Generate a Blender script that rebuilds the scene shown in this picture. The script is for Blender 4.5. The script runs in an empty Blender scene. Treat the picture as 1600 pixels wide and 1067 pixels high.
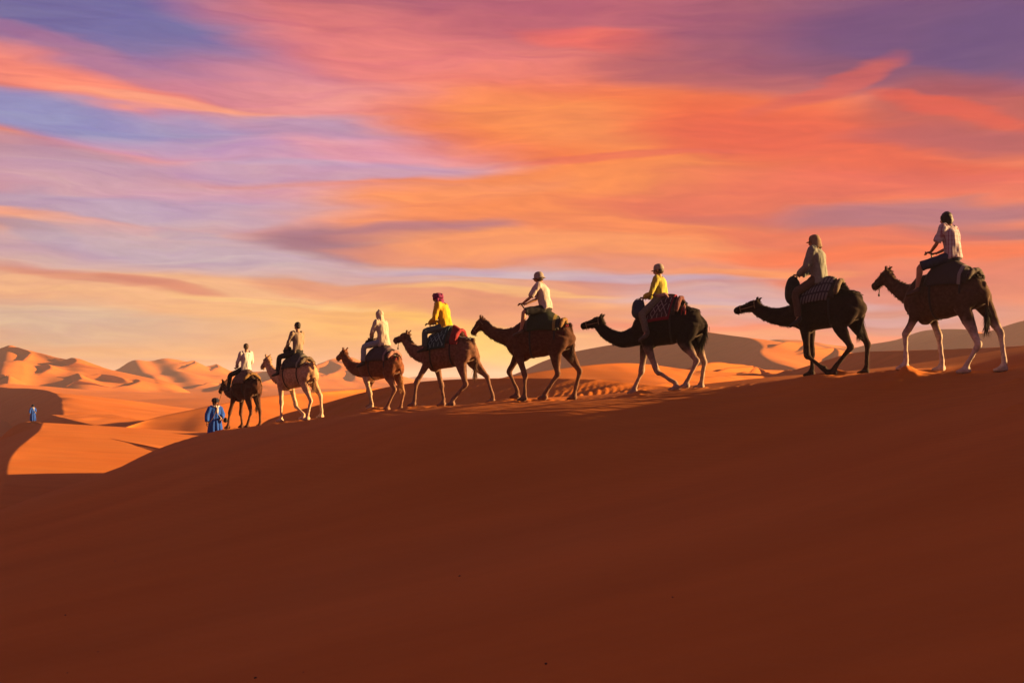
import bpy, bmesh, math, random
import numpy as np
from mathutils import Vector, Matrix

random.seed(7)
rng = np.random.default_rng(11)
S = bpy.context.scene
C = S.collection

# ------------------------------------------------------------------ camera, sun, sky, exposure
F_PX, HOR, CX, CY = 1778.0, 588.0, 800.0, 533.5          # 40 mm lens on a 36 mm wide frame
PITCH = math.atan((HOR - CY) / F_PX)
SUN_EL = math.radians(10.0)
SUN_AZ = math.radians(6.0)           # measured from +X, positive: a little beyond the caravan
EXPOSURE = 2.05

cam_data = bpy.data.cameras.new('camera')
cam_data.lens, cam_data.sensor_width = 40.0, 36.0
cam_data.clip_start, cam_data.clip_end = 0.1, 30000.0
cam = bpy.data.objects.new('camera', cam_data)
cam.rotation_euler = (math.radians(90) + PITCH, 0, 0)
C.objects.link(cam)
S.camera = cam

sun_data = bpy.data.lights.new('sun', 'SUN')
sun_data.energy, sun_data.angle, sun_data.color = 5.0, math.radians(0.6), (1.0, 0.56, 0.21)
sun = bpy.data.objects.new('sun', sun_data)
sun.rotation_euler = Vector((math.cos(SUN_EL) * math.cos(SUN_AZ), math.cos(SUN_EL) * math.sin(SUN_AZ), math.sin(SUN_EL))).to_track_quat('Z', 'Y').to_euler()
C.objects.link(sun)

S.view_settings.view_transform = 'Standard'
S.view_settings.look = 'None'
S.view_settings.exposure = EXPOSURE
S.view_settings.gamma = 1.0
S.view_settings.use_curve_mapping = False
S.render.engine = 'CYCLES'
S.cycles.max_bounces = 4
S.cycles.diffuse_bounces = 1
S.cycles.volume_bounces = 0
S.cycles.use_denoising = True


def srgb(r, g, b, a=1.0):
    f = lambda c: c / 12.92 if c <= 0.04045 else ((c + 0.055) / 1.055) ** 2.4
    return (f(r / 255), f(g / 255), f(b / 255), a)


def ray(px, py):
    x, u = (px - CX) / F_PX, (CY - py) / F_PX
    return np.array([x, math.cos(PITCH) - u * math.sin(PITCH), math.sin(PITCH) + u * math.cos(PITCH)])


def at(px, py, Y):
    r = ray(px, py)
    return r * (Y / r[1])


def azel(px, py):
    d = ray(px, py)
    return math.degrees(math.atan2(d[0], d[1])), math.degrees(math.atan2(d[2], math.hypot(d[0], d[1])))


def build_world():
    w = bpy.data.worlds.new('World')
    S.world = w
    w.cycles.sampling_method = 'NONE'
    w.use_nodes = True
    nt = w.node_tree
    nt.nodes.clear()
    N, Lk = nt.nodes.new, nt.links.new

    def math_(op, a, b=None, clamp=False):
        n = N('ShaderNodeMath'); n.operation = op; n.use_clamp = clamp
        for i, v in enumerate((a, b)):
            if v is None: continue
            if isinstance(v, (int, float)): n.inputs[i].default_value = v
            else: Lk(v, n.inputs[i])
        return n.outputs[0]

    tc = N('ShaderNodeTexCoord')
    sep = N('ShaderNodeSeparateXYZ'); Lk(tc.outputs['Generated'], sep.inputs[0])
    az = math_('MULTIPLY', math_('ARCTAN2', sep.outputs[0], sep.outputs[1]), 180 / math.pi)
    el = math_('MULTIPLY', math_('ARCSINE', sep.outputs[2]), 180 / math.pi)
    # streaky warp: the cloud sheets are drawn out sideways
    cv = N('ShaderNodeCombineXYZ')
    Lk(math_('MULTIPLY', az, 0.10), cv.inputs[0]); Lk(math_('MULTIPLY', el, 0.55), cv.inputs[1])
    n1 = N('ShaderNodeTexNoise'); n1.inputs['Scale'].default_value = 1.0; n1.inputs['Detail'].default_value = 3.5
    n1.inputs['Roughness'].default_value = 0.5; n1.inputs['Distortion'].default_value = 0.2
    Lk(cv.outputs[0], n1.inputs['Vector'])
    s1 = N('ShaderNodeSeparateColor'); Lk(n1.outputs['Color'], s1.inputs[0])
    u = math_('ADD', az, math_('MULTIPLY', math_('SUBTRACT', s1.outputs[0], 0.5), 6.0))
    v = math_('ADD', el, math_('MULTIPLY', math_('SUBTRACT', s1.outputs[1], 0.5), 2.0))
    uv = N('ShaderNodeCombineXYZ'); Lk(u, uv.inputs[0]); Lk(v, uv.inputs[1]); uv.inputs[2].default_value = 1.0

    ramp = N('ShaderNodeValToRGB')
    Lk(math_('DIVIDE', math_('MAXIMUM', v, 0.0), 90.0), ramp.inputs[0])
    stops = [(0.0, (244, 165, 105)), (2.8, (240, 168, 112)), (5.2, (214, 150, 132)), (8.2, (224, 140, 118)), (11, (238, 128, 95)),
             (14, (222, 112, 106)), (17, (192, 96, 108)), (20, (160, 86, 116)), (28, (132, 82, 116)), (45, (100, 74, 108)), (90, (80, 66, 98))]
    cr = ramp.color_ramp
    while len(cr.elements) < len(stops): cr.elements.new(0.5)
    for e, (p_, c) in zip(cr.elements, stops):
        e.position = p_ / 90.0; e.color = srgb(*c)
    col = ramp.outputs[0]
    # the glow stays on one side of the sky: far round to the back it is dusk
    back = N('ShaderNodeMapRange'); back.interpolation_type = 'SMOOTHSTEP'
    Lk(math_('ABSOLUTE', az), back.inputs[0])
    back.inputs[1].default_value, back.inputs[2].default_value = 40.0, 140.0
    back.inputs[3].default_value, back.inputs[4].default_value = 0.0, 0.85
    mb = N('ShaderNodeMix'); mb.data_type = 'RGBA'
    Lk(back.outputs[0], mb.inputs[0]); Lk(col, mb.inputs[6]); mb.inputs[7].default_value = srgb(112, 84, 112)
    col = mb.outputs[2]

    uv_now = uv.outputs[0]

    def vivid(c, k=1.06):
        r, g, b, _ = srgb(*c); m = 0.35 * r + 0.55 * g + 0.10 * b
        return tuple(max(m + (x - m) * k, 0.0) for x in (r, g, b)) + (1.0,)

    def blob(px, py, rx, ry, tilt, c, op, soft=None):
        nonlocal col
        soft = soft or (0.45 if ry < 20 else 0.25)
        a, e = azel(px, py)
        k = math.degrees(1 / F_PX)
        t = -math.radians(tilt); c_, s_ = math.cos(t), math.sin(t)
        q = []
        for vx, vy, r_ in ((c_, s_, rx * k), (-s_, c_, ry * k)):
            d = N('ShaderNodeVectorMath'); d.operation = 'DOT_PRODUCT'
            Lk(uv_now, d.inputs[0]); d.inputs[1].default_value = (vx / r_, vy / r_, -(vx * a + vy * e) / r_)
            q.append(d.outputs['Value'])
        sq = math_('MULTIPLY', q[0], q[0])
        ma = N('ShaderNodeMath'); ma.operation = 'MULTIPLY_ADD'
        Lk(q[1], ma.inputs[0]); Lk(q[1], ma.inputs[1]); Lk(sq, ma.inputs[2])
        mr = N('ShaderNodeMapRange'); mr.interpolation_type = 'SMOOTHSTEP'
        Lk(ma.outputs[0], mr.inputs[0])
        mr.inputs[1].default_value, mr.inputs[2].default_value = 1.5, soft * soft
        mr.inputs[3].default_value, mr.inputs[4].default_value = 0.0, op
        mx = N('ShaderNodeMix'); mx.data_type = 'RGBA'
        Lk(mr.outputs[0], mx.inputs[0]); Lk(col, mx.inputs[6]); mx.inputs[7].default_value = vivid(c)
        col = mx.outputs[2]

    # keep the shader's evaluation in short runs (the renderer's node stack is small)
    for k, b in enumerate(SKY):
        if k % 8 == 0 and k:
            ma = N('ShaderNodeVectorMath'); ma.operation = 'MULTIPLY_ADD'
            Lk(col, ma.inputs[0]); ma.inputs[1].default_value = (1e-7, 1e-7, 1e-7); Lk(uv_now, ma.inputs[2])
            uv_now = ma.outputs[0]
        blob(*b)
    # fine wisps
    cv2 = N('ShaderNodeCombineXYZ')
    Lk(math_('MULTIPLY', u, 0.16), cv2.inputs[0]); Lk(math_('MULTIPLY', v, 1.5), cv2.inputs[1])
    n2 = N('ShaderNodeTexNoise'); n2.inputs['Scale'].default_value = 1.0; n2.inputs['Detail'].default_value = 6.0
    n2.inputs['Roughness'].default_value = 0.6; n2.inputs['Distortion'].default_value = 0.6
    Lk(cv2.outputs[0], n2.inputs['Vector'])
    wr = N('ShaderNodeMapRange'); Lk(n2.outputs[0], wr.inputs[0])
    wr.inputs[1].default_value, wr.inputs[2].default_value = 0.3, 0.7
    wr.inputs[3].default_value, wr.inputs[4].default_value = 0.0, 1.0
    tint = N('ShaderNodeMix'); tint.data_type = 'RGBA'
    Lk(wr.outputs[0], tint.inputs[0]); tint.inputs[6].default_value = (0.88, 0.82, 0.96, 1); tint.inputs[7].default_value = (1.10, 1.14, 1.02, 1)
    mul = N('ShaderNodeMix'); mul.data_type = 'RGBA'; mul.blend_type = 'MULTIPLY'; mul.inputs[0].default_value = 1.0
    Lk(col, mul.inputs[6]); Lk(tint.outputs[2], mul.inputs[7])
    cv3 = N('ShaderNodeCombineXYZ')
    Lk(math_('MULTIPLY', u, 0.42), cv3.inputs[0]); Lk(math_('MULTIPLY', math_('ADD', v, math_('MULTIPLY', az, 0.06)), 3.4), cv3.inputs[1])
    n3 = N('ShaderNodeTexNoise'); n3.inputs['Scale'].default_value = 1.0; n3.inputs['Detail'].default_value = 8.0
    n3.inputs['Roughness'].default_value = 0.65; n3.inputs['Distortion'].default_value = 0.3
    Lk(cv3.outputs[0], n3.inputs['Vector'])
    w3 = N('ShaderNodeMapRange'); Lk(n3.outputs[0], w3.inputs[0])
    w3.inputs[1].default_value, w3.inputs[2].default_value, w3.inputs[3].default_value, w3.inputs[4].default_value = 0.3, 0.7, 0.93, 1.07
    mul3 = N('ShaderNodeMix'); mul3.data_type = 'RGBA'; mul3.blend_type = 'MULTIPLY'; mul3.inputs[0].default_value = 1.0
    Lk(mul.outputs[2], mul3.inputs[6]); Lk(w3.outputs[0], mul3.inputs[7])
    # a little clear-air sky underneath the clouds
    sky = N('ShaderNodeTexSky'); sky.sky_type = 'NISHITA'; sky.sun_disc = False
    sky.sun_elevation = SUN_EL; sky.sun_rotation = math.radians(90) - SUN_AZ; sky.altitude = 700
    b1 = N('ShaderNodeBackground'); b1.inputs[1].default_value = 0.97 / 2 ** EXPOSURE; Lk(mul3.outputs[2], b1.inputs[0])
    b2 = N('ShaderNodeBackground'); b2.inputs[1].default_value = 0.0018; Lk(sky.outputs[0], b2.inputs[0])
    ad = N('ShaderNodeAddShader'); Lk(b1.outputs[0], ad.inputs[0]); Lk(b2.outputs[0], ad.inputs[1])
    out = N('ShaderNodeOutputWorld'); Lk(ad.outputs[0], out.inputs[0])


# centre x, y, half width, half height (pixels of sky at this lens), tilt, colour, cover
SKY = [
    (1400, 400, 520, 190, 0, (224, 108, 86), .85), (1100, 260, 700, 190, 6, (240, 118, 74), .6),
    (350, 110, 420, 75, 4, (205, 130, 150), .85), (170, 28, 280, 75, 3, (104, 104, 160), .95), (0, 20, 140, 60, 0, (110, 102, 152), .8),
    (640, 80, 330, 60, 6, (225, 122, 122), .8), (720, 130, 240, 50, 8, (236, 128, 122), .8),
    (80, 80, 120, 24, 10, (178, 116, 146), .7), (150, 145, 260, 30, 13, (252, 140, 116), .95), (340, 180, 240, 12, 4, (252, 165, 132), .8),
    (600, 165, 260, 36, 0, (240, 150, 145), .8),
    (60, 185, 180, 30, 9, (140, 136, 182), .9), (190, 205, 300, 30, 5, (142, 142, 188), .9), (480, 206, 280, 20, 0, (172, 146, 184), .8),
    (500, 240, 420, 24, -2, (222, 158, 180), .8), (520, 268, 360, 16, -2, (190, 160, 192), .75), (40, 245, 160, 26, 4, (164, 138, 164), .7),
    (150, 288, 280, 24, 3, (206, 156, 168), .75), (80, 318, 240, 18, 2, (172, 152, 180), .75), (470, 300, 300, 14, -2, (228, 160, 168), .7),
    (400, 330, 260, 24, 0, (192, 164, 186), .7),
    (90, 340, 280, 10, 3, (246, 162, 126), .9), (55, 362, 80, 14, 14, (162, 128, 146), .75), (320, 362, 60, 8, 8, (166, 134, 150), .6),
    (310, 385, 280, 40, 2, (196, 172, 184), .8), (60, 400, 160, 24, 4, (224, 168, 148), .7),
    (300, 460, 420, 50, 4, (242, 180, 134), .8), (150, 431, 180, 11, 7, (212, 124, 106), .65), (240, 440, 110, 9, 9, (208, 118, 100), .5),
    (90, 500, 180, 34, 3, (214, 182, 156), .7), (110, 545, 200, 20, 6, (208, 158, 124), .6), (300, 540, 200, 30, 0, (244, 172, 112), .6),
    (480, 500, 220, 36, 3, (244, 182, 124), .8),
    # the big fan of lit cloud
    (1020, 225, 440, 90, 7, (244, 122, 66), .95), (900, 195, 220, 45, 8, (246, 142, 84), .85), (1200, 215, 230, 60, 8, (238, 100, 66), .85),
    (850, 300, 420, 40, -4, (246, 140, 80), .9), (640, 325, 240, 22, -9, (250, 148, 98), .95), (1000, 350, 420, 50, 2, (242, 132, 80), .85),
    (1300, 230, 280, 50, 6, (226, 92, 72), .75), (960, 252, 200, 8, -2, (226, 100, 84), .6),
    (520, 374, 125, 28, 4, (156, 104, 124), .97), (650, 362, 150, 14, -2, (176, 112, 122), .9), (700, 395, 180, 14, 2, (240, 140, 96), .7),
    (860, 385, 300, 20, 2, (248, 152, 96), .8),
    (1150, 320, 260, 26, 3, (222, 98, 84), .7), (1230, 345, 200, 14, 3, (190, 88, 88), .6),
    (950, 40, 320, 44, 4, (188, 96, 112), .8), (960, 72, 140, 22, 9, (236, 108, 98), .9), (1150, 105, 220, 44, 6, (164, 86, 102), .85),
    (1240, 50, 240, 60, 4, (148, 80, 108), .85), (1480, 55, 260, 95, 5, (106, 68, 116), .97), (1600, 70, 150, 70, 0, (96, 66, 118), .8),
    (1400, 120, 180, 24, 10, (136, 74, 100), .7), (1290, 130, 120, 16, -18, (212, 92, 84), .75),
    (1560, 180, 220, 50, 8, (178, 76, 78), .8), (1490, 170, 150, 14, 12, (224, 88, 70), .85),
    (1500, 215, 200, 20, 4, (176, 84, 92), .7), (1560, 265, 160, 14, 8, (226, 92, 68), .8), (1400, 285, 320, 24, 2, (226, 98, 86), .75),
    (1440, 330, 220, 20, 0, (164, 102, 120), .85), (1540, 358, 140, 12, 2, (150, 84, 102), .8), (1300, 370, 200, 18, 2, (226, 100, 80), .7),
    (1450, 394, 300, 14, 1, (242, 106, 66), .95), (1380, 425, 260, 16, 1, (216, 104, 86), .7),
    (830, 424, 280, 13, 1, (200, 168, 180), .85), (1010, 414, 200, 12, 0, (222, 140, 116), .6), (1040, 437, 200, 18, 3, (188, 124, 128), .85),
    (1150, 462, 220, 24, 2, (206, 168, 170), .8), (1180, 420, 160, 10, 2, (250, 150, 90), .7), (1360, 460, 120, 20, 0, (206, 150, 150), .6),
    (1480, 450, 200, 30, 0, (206, 104, 94), .7),
    (620, 510, 200, 44, 0, (250, 178, 98), .8), (720, 472, 200, 20, 3, (216, 132, 104), .8), (560, 455, 150, 14, 5, (230, 146, 110), .7),
    (770, 548, 110, 40, 0, (255, 206, 104), .95), (700, 500, 140, 10, 4, (252, 190, 96), .8), (860, 500, 160, 20, 2, (230, 140, 104), .7),
    (850, 470, 160, 14, 0, (236, 150, 104), .6), (950, 510, 140, 14, 2, (222, 130, 110), .6),
    (1160, 512, 260, 10, 1, (238, 122, 96), .85), (1180, 490, 200, 12, 1, (214, 164, 160), .6), (1430, 500, 200, 28, 0, (176, 116, 124), .75),
    (1480, 535, 240, 12, 0, (236, 100, 80), .7), (660, 575, 120, 16, 0, (242, 128, 84), .7),
    (230, 300, 330, 50, 2, (184, 160, 192), .35), (160, 200, 300, 30, 6, (146, 144, 190), .4), (200, 396, 380, 24, 2, (190, 168, 184), .6), (110, 512, 260, 28, 2, (206, 178, 158), .55), (880, 428, 320, 10, 1, (196, 172, 188), .75),
    (1150, 472, 260, 12, 1, (202, 166, 174), .7), (1310, 502, 220, 9, 0, (198, 152, 160), .6), (560, 432, 200, 9, 3, (206, 172, 176), .6), (780, 458, 180, 6, 2, (250, 190, 120), .6),
    (420, 470, 160, 6, 4, (252, 200, 134), .7), (1000, 478, 150, 6, 1, (246, 168, 116), .6),
]
build_world()


# ------------------------------------------------------------------ helpers: tagging, meshes, materials
def tag(o, label=None, cat=None, group=None, kind=None):
    if label: o['label'] = label
    if cat: o['category'] = cat
    if group: o['group'] = group
    if kind: o['kind'] = kind
    return o


def empty(name, loc, yaw=0.0):
    o = bpy.data.objects.new(name, None)
    o.empty_display_size = 0.2
    o.location = loc
    o.rotation_euler = (0, 0, yaw)
    C.objects.link(o)
    return o


def obj(name, me, mat=None, parent=None, smooth=True):
    o = bpy.data.objects.new(name, me)
    C.objects.link(o)
    if mat is not None and not me.materials: me.materials.append(mat)
    if smooth and len(me.polygons): me.polygons.foreach_set('use_smooth', np.ones(len(me.polygons), bool))
    if parent is not None: o.parent = parent
    return o


def mesh(name, V, Fc):
    me = bpy.data.meshes.new(name)
    me.from_pydata([tuple(map(float, v)) for v in V], [], [tuple(f) for f in Fc])
    me.update()
    return me


def grid_mesh(name, P, close_u=False):
    """P: (nu, nv, 3) array of points -> quad sheet, built fast."""
    nu, nv = P.shape[:2]
    idx = np.arange(nu * nv).reshape(nu, nv)
    if close_u: idx = np.vstack([idx, idx[:1]])
    q = np.stack([idx[:-1, :-1], idx[1:, :-1], idx[1:, 1:], idx[:-1, 1:]], -1).reshape(-1, 4)
    me = bpy.data.meshes.new(name)
    me.vertices.add(nu * nv)
    me.vertices.foreach_set('co', P.reshape(-1).astype(np.float32))
    me.loops.add(q.size)
    me.loops.foreach_set('vertex_index', q.reshape(-1).astype(np.int32))
    me.polygons.add(len(q))
    me.polygons.foreach_set('loop_start', np.arange(0, q.size, 4, dtype=np.int32))
    me.update(calc_edges=True)
    me.validate()
    return me


class MB:
    """Collects lofted tubes, balls and plates in one vertex list."""
    def __init__(s): s.V, s.F = [], []

    def loft(s, pts, rad, n=12, side=(0, 1, 0), sub=3, caps=True):
        pts = np.array(pts, float)
        rad = np.array([(r, r) if np.isscalar(r) else r for r in rad], float)
        if sub > 1 and len(pts) > 2: pts, rad = catmull(pts, sub), catmull(rad, sub)
        base = len(s.V)
        m = len(pts)
        tan = np.gradient(pts, axis=0)
        for i in range(m):
            t = tan[i] / (np.linalg.norm(tan[i]) + 1e-9)
            sd = np.array(side, float)
            if abs(t @ sd) > 0.93: sd = np.array((1.0, 0, 0)) if abs(t[0]) < 0.9 else np.array((0, 0, 1.0))
            sd = sd - t * (t @ sd); sd /= np.linalg.norm(sd)
            nr = np.cross(t, sd)
            for k in range(n):
                a = 2 * math.pi * k / n
                s.V.append(pts[i] + sd * rad[i, 0] * math.cos(a) + nr * rad[i, 1] * math.sin(a))
        for i in range(m - 1):
            for k in range(n):
                a, b = base + i * n + k, base + i * n + (k + 1) % n
                s.F.append((a, b, b + n, a + n))
        if caps:
            c0 = len(s.V); s.V.append(pts[0]); s.V.append(pts[-1])
            for k in range(n):
                s.F.append((c0, base + (k + 1) % n, base + k))
                e = base + (m - 1) * n
                s.F.append((c0 + 1, e + k, e + (k + 1) % n))
        return s

    def ball(s, c, r, nu=14, nv=9, rot=None):
        r = np.array((r, r, r) if np.isscalar(r) else r, float)
        base = len(s.V)
        for j in range(1, nv):
            th = math.pi * j / nv
            for i in range(nu):
                ph = 2 * math.pi * i / nu
                p = np.array((math.sin(th) * math.cos(ph), math.sin(th) * math.sin(ph), math.cos(th))) * r
                if rot is not None: p = np.array(rot @ Vector(p))
                s.V.append(np.array(c) + p)
        top, bot = np.array((0, 0, r[2])), np.array((0, 0, -r[2]))
        if rot is not None: top, bot = np.array(rot @ Vector(top)), np.array(rot @ Vector(bot))
        s.V.append(np.array(c) + top); s.V.append(np.array(c) + bot)
        T = base + (nv - 1) * nu
        for j in range(nv - 2):
            for i in range(nu):
                a, b = base + j * nu + i, base + j * nu + (i + 1) % nu
                s.F.append((a, a + nu, b + nu, b))
        for i in range(nu):
            s.F.append((T, base + i, base + (i + 1) % nu))
            e = base + (nv - 2) * nu
            s.F.append((T + 1, e + (i + 1) % nu, e + i))
        return s

    def shift(s, d):
        s.V = [np.array(v) + d for v in s.V]; return s

    def build(s, name, mat, parent=None, smooth=True):
        return obj(name, mesh(name, s.V, s.F), mat, parent, smooth)


def catmull(P, sub):
    P = np.array(P, float)
    Q = np.vstack([2 * P[0] - P[1], P, 2 * P[-1] - P[-2]])
    out = []
    for i in range(1, len(Q) - 2):
        for k in range(sub):
            t = k / sub
            a, b, c, d = Q[i - 1], Q[i], Q[i + 1], Q[i + 2]
            out.append(0.5 * (2 * b + (c - a) * t + (2 * a - 5 * b + 4 * c - d) * t * t + (3 * b - a - 3 * c + d) * t ** 3))
    out.append(P[-1])
    return np.array(out)


def fuse(name, mb, voxel, iters=4, fac=0.5):
    """One continuous skin over all the overlapping tubes of mb."""
    me = mesh(name, mb.V, mb.F)
    o = bpy.data.objects.new(name, me)
    C.objects.link(o)
    m = o.modifiers.new('r', 'REMESH'); m.mode = 'VOXEL'; m.voxel_size = voxel; m.use_smooth_shade = True
    if iters:
        m2 = o.modifiers.new('s', 'SMOOTH'); m2.factor = fac; m2.iterations = iters
    dg = bpy.context.evaluated_depsgraph_get()
    out = bpy.data.meshes.new_from_object(o.evaluated_get(dg))
    out.name = name
    bpy.data.objects.remove(o); bpy.data.meshes.remove(me)
    return out


def coords(me):
    a = np.empty(len(me.vertices) * 3, np.float32); me.vertices.foreach_get('co', a); return a.reshape(-1, 3)


def normals(me):
    a = np.empty(len(me.vertices) * 3, np.float32); me.vertices.foreach_get('normal', a); return a.reshape(-1, 3)


def set_coords(me, P):
    me.vertices.foreach_set('co', np.ascontiguousarray(P, np.float32).reshape(-1)); me.update()


def hash3(i, j, k):
    n = (i * 374761393 + j * 668265263 + k * 2147483647 * 3 + 1274126177) & 0xFFFFFFFF
    n = ((n ^ (n >> 13)) * 1274126177) & 0xFFFFFFFF
    return ((n ^ (n >> 16)) & 0xFFFF) / 65535.0


def vnoise(x, y, z=None):
    """Smooth value noise in -1..1, vectorised."""
    x = np.asarray(x, float); y = np.asarray(y, float); z = np.zeros_like(x) if z is None else np.asarray(z, float)
    i, j, k = np.floor(x).astype(np.int64), np.floor(y).astype(np.int64), np.floor(z).astype(np.int64)
    fx, fy, fz = x - i, y - j, z - k
    s = lambda t: t * t * t * (t * (6 * t - 15) + 10)
    fx, fy, fz = s(fx), s(fy), s(fz)
    r = 0
    for a in (0, 1):
        for b in (0, 1):
            for c in (0, 1):
                r = r + hash3(i + a, j + b, k + c) * (fx if a else 1 - fx) * (fy if b else 1 - fy) * (fz if c else 1 - fz)
    return r * 2 - 1


def fbm(x, y, z=None, o=4):
    r, a, f = 0, 1.0, 1.0
    for q in range(o):
        r = r + a * vnoise(x * f + 17.3 * q, y * f - 9.1 * q, None if z is None else z * f + 4.7 * q); a *= 0.5; f *= 2.03
    return r


def new_mat(name, color, rough=0.8, noise=None, bump=None, sheen=0.0, metal=0.0, attr=None, spec=0.3):
    """Plain procedural surface: colour broken up by noise, fine bump."""
    m = bpy.data.materials.new(name); m.use_nodes = True
    nt = m.node_tree; b = nt.nodes['Principled BSDF']
    b.inputs['Roughness'].default_value = rough; b.inputs['Metallic'].default_value = metal
    b.inputs['Specular IOR Level'].default_value = spec
    if sheen:
        b.inputs['Sheen Weight'].default_value = sheen; b.inputs['Sheen Roughness'].default_value = 0.28; b.inputs['Sheen Tint'].default_value = (1.0, 0.82, 0.68, 1)
    tc = nt.nodes.new('ShaderNodeTexCoord')
    src = None
    if attr:
        an = nt.nodes.new('ShaderNodeAttribute'); an.attribute_name = attr; src = an.outputs['Color']
    sc, amt = noise or (18.0, 0.25)
    n = nt.nodes.new('ShaderNodeTexNoise'); n.inputs['Scale'].default_value = sc; n.inputs['Detail'].default_value = 4
    nt.links.new(tc.outputs['Object'], n.inputs['Vector'])
    mr = nt.nodes.new('ShaderNodeMapRange'); nt.links.new(n.outputs[0], mr.inputs[0])
    mr.inputs[1].default_value, mr.inputs[2].default_value = 0.3, 0.7
    mr.inputs[3].default_value, mr.inputs[4].default_value = 1 - amt, 1 + amt
    mx = nt.nodes.new('ShaderNodeMix'); mx.data_type = 'RGBA'; mx.blend_type = 'MULTIPLY'; mx.inputs[0].default_value = 1
    if src is None: mx.inputs[6].default_value = (*color[:3], 1)
    else: nt.links.new(src, mx.inputs[6])
    nt.links.new(mr.outputs[0], mx.inputs[7])
    nt.links.new(mx.outputs[2], b.inputs['Base Color'])
    if bump:
        bs, st, dist = bump
        n2 = nt.nodes.new('ShaderNodeTexNoise'); n2.inputs['Scale'].default_value = bs; n2.inputs['Detail'].default_value = 3
        nt.links.new(tc.outputs['Object'], n2.inputs['Vector'])
        bp = nt.nodes.new('ShaderNodeBump'); bp.inputs['Strength'].default_value = st; bp.inputs['Distance'].default_value = dist
        nt.links.new(n2.outputs[0], bp.inputs['Height']); nt.links.new(bp.outputs[0], b.inputs['Normal'])
    return m


def sand_mat():
    m = bpy.data.materials.new('sand'); m.use_nodes = True
    nt = m.node_tree; b = nt.nodes['Principled BSDF']
    b.inputs['Roughness'].default_value = 0.95; b.inputs['Specular IOR Level'].default_value = 0.1
    N, Lk = nt.nodes.new, nt.links.new
    geo = N('ShaderNodeNewGeometry')
    n = N('ShaderNodeTexNoise'); n.inputs['Scale'].default_value = 0.12; n.inputs['Detail'].default_value = 8; n.inputs['Roughness'].default_value = 0.6
    Lk(geo.outputs['Position'], n.inputs['Vector'])
    g = N('ShaderNodeTexNoise'); g.inputs['Scale'].default_value = 60; g.inputs['Detail'].default_value = 3
    Lk(geo.outputs['Position'], g.inputs['Vector'])
    r = N('ShaderNodeValToRGB'); Lk(n.outputs[0], r.inputs[0])
    r.color_ramp.elements[0].position, r.color_ramp.elements[0].color = 0.3, (0.50, 0.146, 0.021, 1)
    r.color_ramp.elements[1].position, r.color_ramp.elements[1].color = 0.7, (0.52, 0.174, 0.033, 1)
    # wind-sorted streaks of slightly darker grain
    mp = N('ShaderNodeMapping'); mp.inputs['Rotation'].default_value = (0, 0, math.radians(38)); mp.inputs['Scale'].default_value = (0.09, 0.75, 0.4)
    Lk(geo.outputs['Position'], mp.inputs[0])
    st = N('ShaderNodeTexNoise'); st.inputs['Scale'].default_value = 1.0; st.inputs['Detail'].default_value = 6; st.inputs['Roughness'].default_value = 0.6
    Lk(mp.outputs[0], st.inputs['Vector'])
    gs = N('ShaderNodeMath'); gs.operation = 'MULTIPLY_ADD'; Lk(st.outputs[0], gs.inputs[0]); gs.inputs[1].default_value = 0.75
    gg = N('ShaderNodeMath'); gg.operation = 'MULTIPLY'; Lk(g.outputs[0], gg.inputs[0]); gg.inputs[1].default_value = 0.25; Lk(gg.outputs[0], gs.inputs[2])
    mr = N('ShaderNodeMapRange'); Lk(gs.outputs[0], mr.inputs[0]); mr.inputs[1].default_value, mr.inputs[2].default_value = 0.3, 0.7
    mr.inputs[3].default_value, mr.inputs[4].default_value = 0.88, 1.12
    mx = N('ShaderNodeMix'); mx.data_type = 'RGBA'; mx.blend_type = 'MULTIPLY'; mx.inputs[0].default_value = 1
    Lk(r.outputs[0], mx.inputs[6]); Lk(mr.outputs[0], mx.inputs[7]); Lk(mx.outputs[2], b.inputs['Base Color'])
    # wind ripples and grain
    w = N('ShaderNodeTexWave'); w.inputs['Scale'].default_value = 2.2; w.inputs['Distortion'].default_value = 4.0; w.inputs['Detail'].default_value = 2
    w.inputs['Detail Scale'].default_value = 0.7; w.bands_direction = 'DIAGONAL'
    Lk(geo.outputs['Position'], w.inputs['Vector'])
    b1 = N('ShaderNodeBump'); b1.inputs['Strength'].default_value = 0.22; b1.inputs['Distance'].default_value = 0.012
    Lk(w.outputs[1], b1.inputs['Height'])
    b2 = N('ShaderNodeBump'); b2.inputs['Strength'].default_value = 0.25; b2.inputs['Distance'].default_value = 0.006
    Lk(g.outputs[0], b2.inputs['Height']); Lk(b1.outputs[0], b2.inputs['Normal'])
    Lk(b2.outputs[0], b.inputs['Normal'])
    return m


SAND = sand_mat()
BASE = -9.0

# ------------------------------------------------------------------ the caravan's stations: where each camel stands, which way it walks, where its feet are
# local axes of a camel: x forward, y to its left, z up; feet are (x, z) for near fore, far fore, near hind, far hind
def station(cx, fy, Y, th):
    P = at(cx, fy, Y)
    az = math.degrees(math.atan2(P[0], P[1])) - th
    h = math.radians(az)
    return P, np.array([math.sin(h), math.cos(h), 0.0]), math.atan2(math.cos(h), math.sin(h))


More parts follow.
